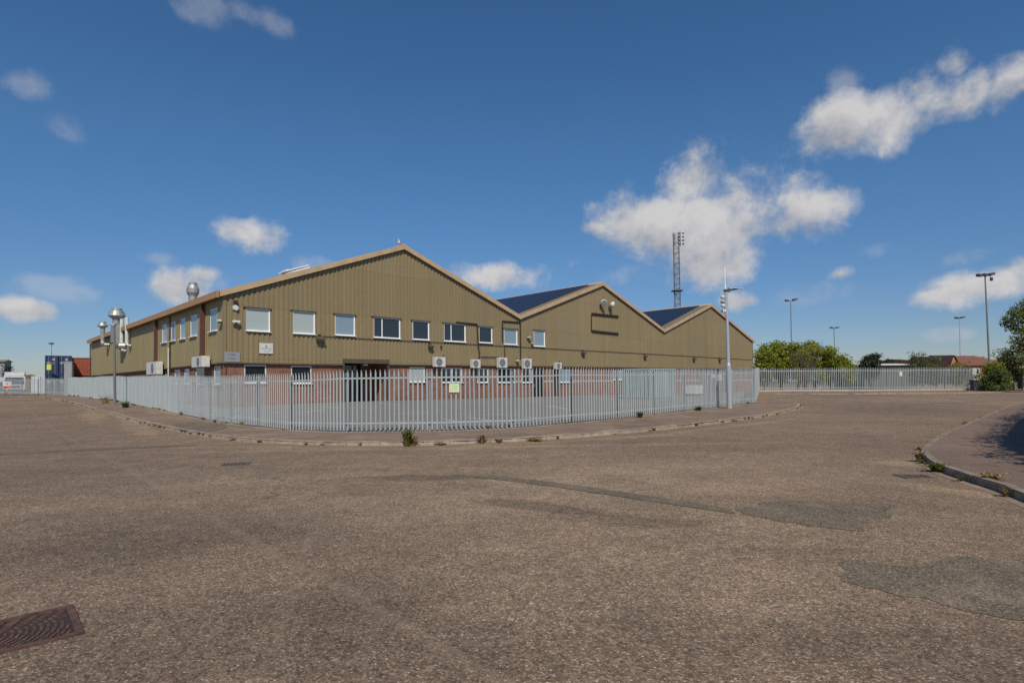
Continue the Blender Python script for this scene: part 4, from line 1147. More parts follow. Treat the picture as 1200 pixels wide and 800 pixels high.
# far verge
def far_strip():
    A = [Vector(onR(x, y)[:2]) for x, y in ((880, 462.3), (950, 462.2), (1000, 462), (1060, 461.3), (1141, 460.4), (1200, 459), (1300, 458))]
    B = [Vector((far_xy[0].x, far_xy[0].y + 1)), far_xy[1] + Vector((0, 1)), far_xy[2] + Vector((0, 1)), far_xy[3] + Vector((0, 1)), far_xy[4] + Vector((0, 1)), far_xy[4] + Vector((12, 1)), far_xy[4] + Vector((40, 3))]
    return A, B
A, B_ = far_strip(); struct('pavement.002', ruled(A, B_, 40, 4, .07), M['pave']); kerb_obj('kerb.002', A, 1, h=.085)
# notices on fences
def fence_notice(label, x0, x1, y0, y1, P, mat, marks, tilt=0):
    c = at_depth((x0 + x1) / 2, (y0 + y1) / 2, P); w, h = (x1 - x0) / P, (y1 - y0) / P
    # orient along the nearest fence bay
    best = min(zip(ALL, ALL[1:]), key=lambda ab: ((ab[0] + ab[1]) / 2 - Vector((c.x, c.y))).length)
    d = (best[1] - best[0]).normalized(); d3 = Vector((d.x, d.y, 0)); n3 = Vector((d.y, -d.x, 0))
    o = Vector((best[0].x, best[0].y, 0)) + n3 * .05; p = on_plane((x0 + x1) / 2, (y0 + y1) / 2, o, n3)
    W = lambda s, z, q=0: p + d3 * s + n3 * q + Vector((0, 0, z))
    return board('notice', label, 'sign', W, (-w / 2, w / 2, -h / 2, h / 2), 0, mat, marks)
ALL = lineF
fence_notice('pale yellow green notice tied to the front fence beside a post', 526.3, 538, 449.6, 459.3, 35.5, 'notice', [('inkpale', words_row(.1, .9, .68, .78, 7, 1) + words_row(.1, .85, .45, .53, 8, 2) + words_row(.1, .8, .25, .33, 8, 3))])
ALL = resample(far_xy, 2.75)
fence_notice('small white notice on the far palisade fence', 1053.6, 1057.2, 435.3, 440.5, 13.7, 'white', [])
fence_notice('pale notice board on the last bay of the far palisade fence', 1141, 1144.5, 431, 440.5, 13.3, 'white', [])
ALL = resample(back_xy, 2.75)
fence_notice('white and red warning sign on the distant gates at the far left', 3, 14.3, 447, 454.3, 9.3, 'white', [('red', [(0, 1, 0, .28), (.35, .42, .5, .85), (.52, .6, .5, .85), (.46, .5, .4, .6)])])

# ------------------------------------------------------------------ poles
# camera pole on the right
b = onR(855, 478.5, .1); P = F / ((CM.transposed() @ (b - CO)).z * -1)
t = thing('camera_pole', 'tall pale grey camera pole with a white aerial standing outside the fence corner', 'camera pole', b)
lean = Vector((-.010, 0, 0))
def pp(z, dx=0, dy=0): return b + Vector((lean.x * z + dx, dy, z))
H = lambda y: (478.5 - y) / P
mb = MB(); mb.tube(pp(-.2), pp(H(428)), .125, n=16); mb.tube(pp(H(428)), pp(H(425)), .125, .085, n=16); link('base_section', mb, M['pole'], t)
mb = MB(); mb.tube(pp(H(425)), pp(H(341)), .085, .06, n=14); link('pole', mb, M['pole'], t)
mb = MB(); mb.tube(pp(H(341), -.06), pp(H(312), -.06), .03, n=10); mb.tube(pp(H(341), -.06), pp(H(334), -.06), .045, n=10); link('aerial', mb, M['upvc'], t)
mb = MB(); z = H(340); mb.box(pp(z, .03), (.3, .14, .12)); mb.tube(pp(z, .1), pp(z + .09, .62), .03, n=8); link('arm', mb, M['dgrey'], t)
mb = MB(); mb.box(pp(z + .12, .30), (.42, .16, .06)); mb.box(pp(z + .10, .68), (.3, .1, .05)); link('lantern', mb, M['pole'], t)
for k, (yy, nm) in enumerate(((348, 'camera'), (353.5, 'camera'), (358, 'camera'))):
    mb = MB(); c = pp(H(yy), -.19); mb.smooth = True
    mb.lathe(c - Vector((0, 0, .09)), [(.03, 0), (.09, .03), (.11, .09), (.11, .16), (.05, .19)], 14); mb.tube(c + Vector((0, 0, .02)), pp(H(yy), -.05), .025, n=6); link(nm, mb, M['white'] if k != 1 else M['grey'], t)
mb = MB(); c = pp(H(364), -.17); mb.box(c, (.16, .3, .12)); mb.box(c + Vector((.06, 0, 0)), (.1, .06, .04)); link('camera', mb, M['white'], t)
mb = MB(); mb.box(pp(H(355), -.075), (.06, .08, 1.0)); link('bracket', mb, M['grey'], t)
# slim pole on the left
b = onR(134.8, 474.5, .1); P = F / ((CM.transposed() @ (b - CO)).z * -1); H = lambda y: (474.5 - y) / P
t = thing('lighting_pole', 'slim grey pole with a short crossbar standing outside the left fence run', 'pole', b)
mb = MB(); mb.tube(b, b + Vector((-.1, 0, H(380))), .085, .07, n=12); link('pole', mb, M['pole_dk'], t)
mb = MB(); c = b + Vector((-.1, 0, H(379.5))); mb.box(c + Vector((-.16, 0, 0)), (.62, .18, .1)); mb.box(c + Vector((.0, 0, -.05)), (.18, .2, .12)); link('lamp_head', mb, M['pole'], t)

def light_column(px, ytop, Pp, label, heads, r=.12, mat='pole_dk', lean=0):
    top = at_depth(px, ytop, Pp); gz = .5
    base = Vector((top.x + lean, top.y, gz)); t = thing('lighting_column', label, 'lighting column', base, 'distant lighting columns')
    mb = MB(); mb.tube(base, top, r, r * .6, n=8); link('column', mb, M[mat], t)
    mb = MB()
    mb.tube(top + Vector((-max(abs(h[0]) for h in heads), 0, 0)), top + Vector((max(abs(h[0]) for h in heads), 0, 0)), r * .5, n=6); link('crossbar', mb, M[mat], t)
    for dx, dz, w in heads:
        mb = MB(); c = top + Vector((dx, -.1, dz)); mb.box(c, (w, .5, .28), (Vector((1, 0, .12 * (1 if dx > 0 else -1))).normalized(), Vector((0, 1, 0)), Vector((0, 0, 1)))); link('lamp_head', mb, M['dgrey'], t)
    return t
light_column(926.5, 352.5, 6.2, 'grey twin headed lighting column rising above the yellow green trees', [(-.75, .05, .7), (.75, .25, .9)])
light_column(977.3, 384.5, 5.0, 'smaller twin headed lighting column at the right end of the yellow green trees', [(-.6, .1, .7), (.7, .15, .7)])
light_column(1124.3, 373, 5.6, 'pale twin headed lighting column in front of the red roofed houses', [(-.6, .1, .8), (.6, .2, .8)], .11, 'pole')
t = light_column(1154.3, 323, 9.5, 'tallest lighting column with a wide lamp crossbar, right of the houses', [(-.75, .03, .55), (-.1, .08, .55), (.65, .16, .65)], .12, lean=.3)
top = at_depth(1154.3, 323, 9.5); mb = MB(); mb.box(top + Vector((.7, -.1, -.45)), (.22, .25, .4)); mb.tube(top + Vector((.7, 0, -.3)), top + Vector((.7, 0, 0)), .03, n=6); link('speaker_box', mb, M['dgrey'], t)
light_column(60.5, 402.5, 5.5, 'thin lamp column above the blue containers at the far left', [(-.15, 0, .5), (.2, 0, .4)], .08, 'pole_dk')

# lattice floodlight mast
top = at_depth(792, 273, 4.4); base = Vector((top.x + .3, top.y, .5)); t = thing('lattice_mast', 'tall steel lattice mast with a bank of floodlights behind the warehouse', 'mast', base)
Hm = top.z - base.z; w = .70
mb = MB(); cs = [(w * 1.35 * math.cos(R_(q)), w * 1.35 * math.sin(R_(q))) for q in (22, 112, 202, 292)]
for x, y in cs: mb.tube(base + Vector((x * 1.05, y * 1.05, 0)), base + Vector((x - .3, y, Hm)), .10, n=5)
link('legs', mb, M['pole_dk'], t)
mb = MB(); n = 30
for k in range(n):
    z0, z1 = Hm * k / n, Hm * (k + 1) / n
    for i in range(4):
        (xa, ya), (xb, yb) = cs[i], cs[(i + 1) % 4]; sh = -.3 * k / n
        A = base + Vector((xa + sh, ya, z0)); Bq = base + Vector((xb + sh, yb, z1)); Cq = base + Vector((xb + sh, yb, z0)); Dq = base + Vector((xa + sh, ya, z1))
        mb.tube(A, Bq, .075, n=4, caps=False) if k % 2 else mb.tube(Cq, Dq, .075, n=4, caps=False)
        mb.tube(A, Cq, .075, n=4, caps=False)
link('bracing', mb, M['pole_dk'], t)
mb = MB(); zz = base.z + Hm * .62; mb.box((top.x + .1, top.y, zz), (2.6, 2.6, .2)); link('platform', mb, M['dgrey'], t)
mb = MB(); mb.box((top.x + .95, top.y - .6, top.z - 1.7), (.12, .12, 4.2)); mb.box((top.x - .5, top.y - .6, top.z - 1.7), (.12, .12, 3.2)); link('head_frame', mb, M['dgrey'], t)
for r_ in range(4):
    for c_ in range(2):
        mb = MB(); c = Vector((top.x + .55 + c_ * .85, top.y - .95, top.z - .3 - r_ * .95)); ax = Vector((.6, -.7, -.35)).normalized(); mb.tube(c, c + ax * .35, .12, .28, 10); link('lamp', mb, M['dgrey'], t)

# ------------------------------------------------------------------ background left
def cont(px, P, label, mat, zoff, L=6.06, Wd=2.44, yaw=36, **k):
    p = at_depth(px, hor(px), P); z = .72 + zoff
    a = R_(yaw); return corrugated_box('shipping_container', label, 'container', (p.x, p.y, z), (math.cos(a), math.sin(a), 0), L, Wd, 2.59, mat, 'shipping containers at the far left', **k)
cont(68.5, 8.6, 'navy blue shipping container on the ground, under another blue one', M['blue'], 0, Wd=2.75, yaw=37)
cont(68.5, 8.6, 'navy blue shipping container stacked on top of another blue one', M['blue'], 2.6, Wd=2.75, yaw=37)
cont(95, 8.0, 'orange shipping container on top of its stack beside the warehouse end', M['orange'], 2.6, Wd=3.6, doors=False, L=3.2)
cont(95, 8.0, 'dark maroon shipping container under the orange one', M['maroon'], 0, Wd=3.6, doors=False, L=3.2)
cont(47.7, 8.3, 'white portable cabin left of the stacked blue containers', plain('white_cabin_paint', (.66, .68, .69), .5, 0, .06), -.1, Wd=1.9, L=4, marks=False)
p = at_depth(58.5, 430, 8.75); mb = MB(); mb.box(p + Vector((0, -.15, 0)), (.62, .04, .75)); tag(link('hazard_sign', mb, M['sign_yel']), 'square yellow sign on the upper blue container', 'sign')
# sheet clad gate pier
p = onR(79, 463.2, .1); t = thing('gate_pier', 'tall plain grey sheeted gate pier at the far end of the left fence', 'gate pier', p)
mb = MB(); mb.box(p + Vector((-.1, .3, 1.85)), (.85, .25, 3.7)); link('sheet', mb, M['grey'], t); mb = MB(); mb.box(p + Vector((-.1, .3, 3.74)), (.95, .35, .08)); link('cap', mb, M['galv'], t)
# lorry and van seen head-on
def lorry(px, P, label, w, h, name='lorry'):
    c = at_depth(px, hor(px), P); c.z = .7; t = thing(name, label, 'lorry' if name == 'lorry' else 'van', c)
    d = 5.5
    mb = MB(); x0, x1 = -w / 2, w / 2
    cy_, sy_ = math.cos(R_(40)), math.sin(R_(40))
    def V(x, y, z): return c + Vector((x * cy_ - y * sy_, x * sy_ + y * cy_, z))
    AX = (Vector((cy_, sy_, 0)), Vector((-sy_, cy_, 0)), Vector((0, 0, 1)))
    pr = [(0, .45), (0, h * .42), (.25, h * .76), (.55, h * .80), (2.0, h * .80), (2.0, .45)]
    n = len(mb.v); L = [V(x0, y, z) for y, z in pr]; Rr = [V(x1, y, z) for y, z in pr]
    mb.poly(L); mb.poly(list(reversed(Rr)))
    for i in range(len(pr)): j = (i + 1) % len(pr); mb.quad(L[j], L[i], Rr[i], Rr[j])
    link('cab', mb, M['lorry'], t)
    mb = MB(); k0, k1 = .06, .94
    lo = (0 - .012, h * .44); hi = (.25 * .95 - .012, h * .74)
    mb.quad(V(x0 + .12, lo[0], lo[1]), V(x1 - .12, lo[0], lo[1]), V(x1 - .2, hi[0], hi[1]), V(x0 + .2, hi[0], hi[1])); link('windscreen', mb, M['dglass'], t)
    mb = MB(); mb.hexa([V(x0 + .1, .5, h * .805), V(x1 - .1, .5, h * .805), V(x1 - .1, 1.9, h * .805), V(x0 + .1, 1.9, h * .805), V(x0 + .15, 1.3, h * .97), V(x1 - .15, 1.3, h * .97), V(x1 - .15, 1.9, h * .99), V(x0 + .15, 1.9, h * .99)]); link('roof_deflector', mb, M['lorry'], t)
    mb = MB(); mb.box(V(0, 2.1 + d / 2, h * .5 + .3), (w, d, h * .84), AX); link('load_body', mb, M['lorry'], t)
    mb = MB(); mb.box(V(0, -.05, .55), (w, .2, .3), AX); mb.box(V(0, -.02, h * .33), (w * .5, .06, .3), AX); link('bumper', mb, M['dgrey'], t)
    for sx in (-1, 1):
        mb = MB(); mb.box(V(sx * w * .38, -.16, .62), (.3, .03, .16), AX); link('headlight', mb, M['lorry'], t)
        for y in (.9, 6.2):
            mb = MB(); mb.tube(V(sx * (w / 2 - .28), y, .42), V(sx * (w / 2 + .0), y, .42), .42, n=18); wh = link('wheel', mb, M['rubber'], t)
            mb = MB(); mb.tube(V(sx * (w / 2 + .001), y, .42), V(sx * (w / 2 + .02), y, .42), .24, n=12); link('rim', mb, M['grey'], wh)
    return t
lorry(17, 8.0, 'white lorry cab with roof deflector facing the distant gates at the far left', 2.4, 3.25)
lorry(-2, 8.0, 'white van cut by the left edge of the picture behind the gates', 1.9, 2.4, 'van')
# spoil heap
p = at_depth(35.5, hor(35.5), 6.5); mb = MB(); mb.smooth = True; n = 20; rr = random.Random(4)
for k in range(7):
    for i in range(n):
        a = 2 * math.pi * i / n; r = 1.7 * math.cos(k / 6 * math.pi / 2) ** .8; rr2 = 1 + .18 * mnoise.noise(Vector((math.cos(a) * 2, math.sin(a) * 2, k * .5)))
        mb.v.append((p.x + r * rr2 * math.cos(a), p.y + r * rr2 * math.sin(a), .5 + 3.5 * math.sin(k / 6 * math.pi / 2)))
for k in range(6):
    for i in range(n): j = (i + 1) % n; mb.f.append((k * n + i, k * n + j, (k + 1) * n + j, (k + 1) * n + i)); mb.mi.append(0)
tag(link('spoil_heap', mb, plain('brown_earth', (.12, .075, .045), .9, 0, .3, 3)), 'brown heap of earth left of the white cabin', 'earth heap')

def house(label, x0, x1, yr, ye, P, depth, wall_m, roof_m, hip=0.0, gable_front=False, name='house', cat='house', chimney=None):
    a, b = at_depth(x0, ye, P), at_depth(x1, ye, P); zr = at_depth((x0 + x1) / 2, yr, P).z; ze = (a.z + b.z) / 2; y0 = a.y
    t = thing(name, label, cat, ((a.x + b.x) / 2, y0, .4), None)
    mb = MB(); mb.box(((a.x + b.x) / 2, y0 + depth / 2, (ze + .4) / 2), (b.x - a.x - .5, depth - .5, ze - .4)); link('wall', mb, M[wall_m], t)
    mb = MB(); o = .0
    if gable_front:
        xm = (a.x + b.x) / 2
        mb.quad((a.x - .2, y0 - .2, ze - .1), (xm, y0 - .2, zr), (xm, y0 + depth, zr), (a.x - .2, y0 + depth, ze - .1)); mb.quad((xm, y0 - .2, zr), (b.x + .2, y0 - .2, ze - .1), (b.x + .2, y0 + depth, ze - .1), (xm, y0 + depth, zr))
        g = MB(); g.tri((a.x + .25, y0 + .02, ze), (b.x - .25, y0 + .02, ze), (xm, y0 + .02, zr - .15)); link('gable', g, M[wall_m], t)
    else:
        ym = y0 + depth / 2; h = hip
        mb.quad((a.x, y0 - .2, ze - .05), (b.x, y0 - .2, ze - .05), (b.x - h, ym, zr), (a.x + h, ym, zr)); mb.quad((b.x, y0 + depth + .2, ze - .05), (a.x, y0 + depth + .2, ze - .05), (a.x + h, ym, zr), (b.x - h, ym, zr))
        mb.tri((a.x, y0 + depth + .2, ze - .05), (a.x, y0 - .2, ze - .05), (a.x + h, ym, zr)); mb.tri((b.x, y0 - .2, ze - .05), (b.x, y0 + depth + .2, ze - .05), (b.x - h, ym, zr))
    rf = link('roof', mb, M[roof_m], t)
    if chimney is not None:
        c = MB(); cx = a.x + (b.x - a.x) * chimney; c.box((cx, y0 + depth / 2, zr + .3), (.8, .6, 1.4)); link('chimney', c, M['hbrick'], rf)
    for q in ((.25, .7) if name == 'house' else ()):
        wx = a.x + (b.x - a.x) * q; g = MB(); g.box((wx, y0 + .22, ze - 1.1), (1.1, .1, 1.1)); w_ = link('window', g, M['upvc'], t)
        g = MB(); g.box((wx, y0 + .16, ze - 1.1), (.9, .04, .9)); link('pane', g, M['dglass'], w_)
    return t
house('red roofed house left of the sandy gable behind the far fence', 1092, 1115, 416.3, 425, 6.2, 9, 'hbrick', 'tile')
house('narrow sandy brick gable end facing the fence between two brown roofs', 1112, 1124, 416, 429, 6.6, 9, 'hbrick', 'tile2', gable_front=True)
house('dark brown roofed house behind the pale lighting column', 1108, 1134, 414.8, 422.5, 5.4, 9, 'hbrick', 'tile2')
house('small house with a white rendered gable just right of the pale lighting column', 1126, 1134, 416.5, 423, 5.0, 8, 'render', 'tile2', gable_front=True)
house('wide hipped house with red brown tiles left of the big dark tree', 1129, 1192, 414.8, 427.5, 6.8, 12, 'hbrick', 'tile', hip=2.6)
house('low white flat topped shed behind the far fence', 1012, 1074, 425.0, 427.5, 8.5, 8, 'shedgreen', 'render', name='shed', cat='shed')
house('low brick outbuilding behind the white shed', 1055, 1069, 420, 422, 7.0, 6, 'hbrick', 'tile2', name='shed', cat='shed')
house('pale grey industrial building at the left edge behind the white van', -60, 5.5, 421.5, 424, 4.5, 2.5, 'grey', 'roof', name='industrial_building', cat='building')

# ------------------------------------------------------------------ trees
def foliage(lobes, n, size, rr, flat=.7):
    """leaf clumps spread through the lobes' shells"""
    mb = MB(); tot = sum(l[1] * l[2] for l in lobes)
    for (c, rx, rz) in lobes:
        m = int(n * rx * rz / tot)
        twigs = max(10, m // 9)
        for k in range(twigs):
            while True:
                v = Vector((rr.uniform(-1, 1), rr.uniform(-1, 1), rr.uniform(-1, 1)))
                if .05 < v.length < 1: break
            r = v.length ** .38; v = v.normalized() * r
            w = 1 + .30 * mnoise.noise(v * 2.1 + c * .7)
            if mnoise.noise(v * 3.3 + c) < -.30: continue
            p0 = Vector((v.x * rx * w, v.y * rx * w, v.z * rz * w)) + c
            for q in range(9):
                p = p0 + Vector((rr.gauss(0, 1), rr.gauss(0, 1), rr.gauss(0, .8))) * size * 1.3
                nrm = (v + Vector((rr.gauss(0, .6), rr.gauss(0, .6), rr.gauss(.3, .6)))).normalized(); u = nrm.orthogonal().normalized(); u = Matrix.Rotation(rr.uniform(0, 6.28), 3, nrm) @ u; w2 = nrm.cross(u)
                s = size * rr.uniform(.6, 1.25)
                mb.poly([p - u * s * .8, p - u * s * .1 - w2 * s * .38, p + u * s * .8, p + u * s * .1 + w2 * s * .38])
    return mb
def tree(name, label, base, lobes, n, size, leaf, trunk_h, trunk_r, seed=1, group=None, cat='tree', limbs=5):
    rr = random.Random(seed); t = thing(name, label, cat, base, group)
    mb = MB(); base0 = Vector((0, 0, 0)); top = Vector((rr.uniform(-.2, .2), rr.uniform(-.2, .2), trunk_h)); segs = 4; pts = [base0.lerp(top, i / segs) + Vector((rr.uniform(-.06, .06), rr.uniform(-.06, .06), 0)) * (i > 0) for i in range(segs + 1)]
    for i in range(segs): mb.tube(pts[i], pts[i + 1], trunk_r * (1 - .14 * i), trunk_r * (1 - .14 * (i + 1)), n=8)
    for (c, rx, rz) in lobes[:limbs + 3]:
        mid = top.lerp(c, .5) + Vector((rr.uniform(-.3, .3), rr.uniform(-.3, .3), .2)) * rx * .3
        mb.tube(pts[-1], mid, trunk_r * .42, trunk_r * .25, n=6); mb.tube(mid, c, trunk_r * .25, trunk_r * .1, n=6)
        for q in range(4):
            e = c + Vector((rr.uniform(-1, 1) * rx, rr.uniform(-1, 1) * rx, rr.uniform(-.3, 1) * rz)) * .8; mb.tube(mid.lerp(c, .6), e, trunk_r * .12, trunk_r * .03, n=4)
    link('trunk', mb, M['bark'], t, local=True)
    link('crown', foliage(lobes, n, size, rr), M[leaf], t, local=True); return t
def lobes_rand(rr, h0, h1, r, k):
    out = []
    for i in range(k):
        a = rr.uniform(0, 6.28); q = i / max(1, k - 1); z = h0 + (h1 - h0) * q; w = r * (1 - .55 * abs(q - .35)); d = rr.uniform(.1, .6) * w
        out.append((Vector((math.cos(a) * d, math.sin(a) * d, z)), w * rr.uniform(.5, .75), (h1 - h0) / k * rr.uniform(1.0, 1.5)))
    return out
def bg_tree(px0, px1, ytop, P, leaf, label, seed, n=2200, size=.2, group=None, name='broadleaf_tree', cat='tree', gz=.6, k=7, low=.12, ybot=None):
    px = (px0 + px1) / 2; c = at_depth(px, hor(px), P); h = at_depth(px, ytop, P).z - gz; r = (px1 - px0) / P / 2; rr = random.Random(seed)
    lob = lobes_rand(rr, h * (low + .12), h * .80, r * 1.15, k)
    # keep crown inside its height
    lob = [(l[0], l[1], min(l[2], (h - l[0].z) * .95)) for l in lob]
    return tree(name, label, (c.x, c.y, gz), lob, n, size, leaf, h * .45, max(.05, .025 * h), seed, group, cat)
G1 = 'yellow green trees behind the far fence'
bg_tree(884, 908, 399, 11.5, 'leaf_y', 'yellow green tree touching the right end of the warehouse', 21, 6500, .17, G1, k=8)
bg_tree(900, 930, 393.5, 11.3, 'leaf_y', 'fullest yellow green tree, at the foot of the left lighting column', 22, 8500, .17, G1, k=9)
bg_tree(922, 948, 394.5, 11.5, 'leaf_y', 'yellow green tree left of the thin bare branches', 23, 7000, .17, G1, k=8)
bg_tree(942, 968, 391, 11.2, 'leaf_y', 'yellow green tree with a pointed top right of the thin bare branches', 24, 8000, .17, G1, k=9)
bg_tree(960, 986, 402, 11.3, 'leaf_y', 'lower yellow green tree at the foot of the small lighting column', 25, 6000, .17, G1, k=7)
bg_tree(976, 1000, 414, 11.5, 'leaf_y', 'lowest yellow green bush at the right end of the tree row', 26, 4500, .16, G1, k=6)
# bare twiggy shrub
c = at_depth(943, hor(943), 12.2); t = thing('bare_shrub', 'thin bare branches showing between the yellow green trees', 'shrub', (c.x, c.y, .5)); rr = random.Random(9); mb = MB(); hh = at_depth(943, 397, 12.2).z - .5
for k in range(46):
    a = rr.uniform(0, 6.28); e = Vector((math.cos(a) * rr.uniform(.2, 1.9), math.sin(a) * rr.uniform(.2, 1.5), hh * rr.uniform(.6, 1.0))); m = e * .5 + Vector((rr.uniform(-.2, .2), 0, .3)); mb.tube((0, 0, 0), m, .03, .018, n=4); mb.tube(m, e, .018, .006, n=4)
    for q in range(3): mb.tube(m.lerp(e, .3 + .2 * q), m.lerp(e, .3 + .2 * q) + Vector((rr.uniform(-.5, .5), rr.uniform(-.4, .4), rr.uniform(.2, .6))), .010, .004, n=3)
link('branches', mb, M['bark'], t, local=True)
bg_tree(1008, 1034, 409, 8.5, 'leaf_d', 'round dark green tree left of the white shed', 31, 6000, .17, None, k=8, low=.3)
bg_tree(1030, 1046, 419.5, 7.5, 'leaf_d', 'low dark bush just right of the round dark tree', 32, 1300, .15, None, name='shrub', cat='shrub', k=5)
bg_tree(1044, 1060, 421, 7.3, 'leaf_g', 'low green hedge piece behind the white shed roof', 33, 1200, .15, None, name='shrub', cat='shrub', k=5)
bg_tree(1063, 1077, 406.5, 9.8, 'leaf_g', 'feathery upright tree on the left of the wispy pair', 34, 1300, .12, 'wispy pair of trees before the houses', k=7)
bg_tree(1072, 1091, 407.5, 9.6, 'leaf_g', 'feathery tree on the right of the wispy pair', 35, 1600, .12, 'wispy pair of trees before the houses', k=7)
bg_tree(1088, 1106, 415, 10.2, 'leaf_o', 'olive bush hiding the foot of the left red roof', 36, 1900, .12, None, name='shrub', cat='shrub', k=6)
bg_tree(1112, 1128, 422, 10.6, 'leaf_y', 'small yellow green bush under the sandy gable', 37, 1200, .12, None, name='shrub', cat='shrub', k=5)
bg_tree(1126, 1142, 424, 10.8, 'leaf_o', 'small olive bush near the end of the far fence', 38, 1100, .12, None, name='shrub', cat='shrub', k=5)
bg_tree(1133, 1147, 412.5, 5.0, 'leaf_d', 'dark spiky tree rising behind the hipped house', 39, 900, .2, None, k=5, low=.4)
bg_tree(1143, 1156, 413, 4.8, 'leaf_g', 'rounded green tree top behind the hipped house', 40, 900, .2, None, k=5, low=.4)
bg_tree(1146, 1179, 421.5, 14.0, 'leaf_y', 'bright yellow green bush at the end of the far fence', 41, 9000, .12, None, name='shrub', cat='shrub', k=9, gz=.5, low=.0)
bg_tree(1152, 1180, 432, 14.6, 'leaf_g', 'darker green bush low in front of the bright bush', 42, 6000, .11, None, name='shrub', cat='shrub', k=8, gz=.5, low=-.05)
bg_tree(3, 15, 423, 5.5, 'leaf_d', 'dark tree beside the grey building at the left edge', 43, 900, .25, None, k=6)
# big dark tree on the right edge
c = at_depth(1222, hor(1222), 14.2); rr = random.Random(77); hh = at_depth(1210, 342, 14.2).z - .5
lob = [(Vector((0, 0, hh * .82)), 1.7, 1.2), (Vector((-1.2, .3, hh * .72)), 1.3, 1.0), (Vector((1.5, 0, hh * .7)), 1.9, 1.5), (Vector((-1.3, -.5, hh * .53)), 1.35, .9), (Vector((-2.0, .2, hh * .36)), 1.35, .75), (Vector((.2, -.8, hh * .45)), 1.9, 1.5), (Vector((-1.2, 0, hh * .25)), 1.5, .8), (Vector((2, .5, hh * .4)), 1.9, 1.5), (Vector((.5, -.5, hh * .2)), 1.7, .9)]
tree('broadleaf_tree', 'large dark tree cut by the right edge of the picture behind the wire fence', (c.x, c.y, .5), lob, 34000, .13, 'leaf_o', hh * .5, .22, 77)
# unseen hedge, a guessed caster shaped to throw the shadow on the right pavement
rr = random.Random(78)
hb = Vector((14.0, 11.0, .1)); line_ = [Vector(q) for q in ((8.6, 5.2), (9.2, 7.0), (10.6, 9.3), (13.1, 12.0), (16.8, 15.9), (20.8, 19.7), (27, 25.6))]
lob = []; core = MB()
for q, p in enumerate(resample(line_, .8)):
    c = p + Vector((.72, -.70)) * 1.05
    for z, r in ((.6, 1.1), (1.5, 1.15), (2.4, 1.15), (3.4, 1.05)):
        lob.append((Vector((c.x - hb.x + rr.uniform(-.1, .1), c.y - hb.y + rr.uniform(-.1, .1), z)), r * rr.uniform(.92, 1.1), .8 * rr.uniform(.92, 1.1)))
    core.box((c.x - hb.x, c.y - hb.y, 1.85), (1.05, 1.15, 3.6), (Vector((.72, -.7, 0)).normalized(), Vector((.7, .72, 0)).normalized(), Vector((0, 0, 1))))  # opaque boxes added inside the leaves so the cast shadow is solid
    core.tube((c.x - hb.x, c.y - hb.y, -.1), (c.x - hb.x, c.y - hb.y, .4), .08, n=6)
t = thing('hedge', 'tall unseen hedge added outside the right edge to shade the pavement', 'hedge', hb)
link('shade_core_stems', core, M['leaf_d'], t, local=True); link('foliage', foliage(lob, 150000, .10, rr), M['leaf_g'], t, local=True)

# wire fence right of the palisade
a = at_depth(1144, 456.4, 13.2); b2 = at_depth(1215, 456, 14.5)
t = thing('wire_fence', 'chain link fence with concrete posts at the far right beyond the bright bush', 'fence', a)
n = 5; mb0 = None
for k in range(n + 1):
    p = a.lerp(b2, k / n); mb = MB(); mb.box(p + Vector((0, 0, .85)), (.13, .13, 1.9)); link('post', mb, M['concrete'], t)
mb = MB()
for z in (.1, .9, 1.65): mb.tube(a + Vector((0, 0, z)), b2 + Vector((0, 0, z)), .008, n=4)
dd = b2 - a; Ln = dd.length; m = int(Ln / .16)
for k in range(-11, m):
    p0 = a + dd * max(0, k / m) + Vector((0, 0, .1 + max(0, -k) * .16)); kk = k + 10; 
    if kk > m: continue
    p1 = a + dd * (kk / m) + Vector((0, 0, 1.68)); mb.tube(p0, p1, .005, n=3, caps=False)
    q0 = p0.copy(); q1 = p1.copy(); q0.z, q1.z = p1.z, p0.z; mb.tube(q0, q1, .005, n=3, caps=False)
tag(link('mesh', mb, M['pole_dk'], t))
p = onR(1186.8, 457, .05); mb = MB(); mb.box(p + Vector((0, 0, .95)), (.2, .18, 1.95)); mb.hexa([p + Vector((-.1, -.09, 1.926)), p + Vector((.1, -.09, 1.926)), p + Vector((.1, .09, 1.926)), p + Vector((-.1, .09, 1.926)), p + Vector((-.04, -.04, 2.0)), p + Vector((.04, -.04, 2.0)), p + Vector((.04, .04, 2.0)), p + Vector((-.04, .04, 2.0))])
tag(link('concrete_post', mb, M['concrete']), 'stout pale concrete post between two blue banners at the far right', 'post')
def banner(x0, x1, y0, y1, P, label):
    a, b = at_depth(x0, y1, P), at_depth(x1, y1, P); z1 = at_depth(x0, y0, P).z; t = thing('banner', label, 'banner', a.lerp(b, .5), 'blue banners on the wire fence')
    mb = MB(); mb.hexa([a, b, b + Vector((0, .03, 0)), a + Vector((0, .03, 0)), (a.x, a.y, z1), (b.x, b.y, z1), (b.x, b.y + .03, z1), (a.x, a.y + .03, z1)]); link('sheet', mb, M['blue2'], t)
    mb = MB(); w = b.x - a.x; h = z1 - a.z
    for q in (.08, .72, .82): mb.box((a.x + w * .45, a.y - .006, a.z + h * q), (w * .8, .006, h * .05))
    link('stripe', mb, M['upvc'], t)
banner(1178.3, 1184.5, 431.5, 448, 13.4, 'blue and white banner left of the stout concrete post')
banner(1188.7, 1192.3, 431.5, 448, 13.4, 'narrow dark blue and white banner right of the stout concrete post')
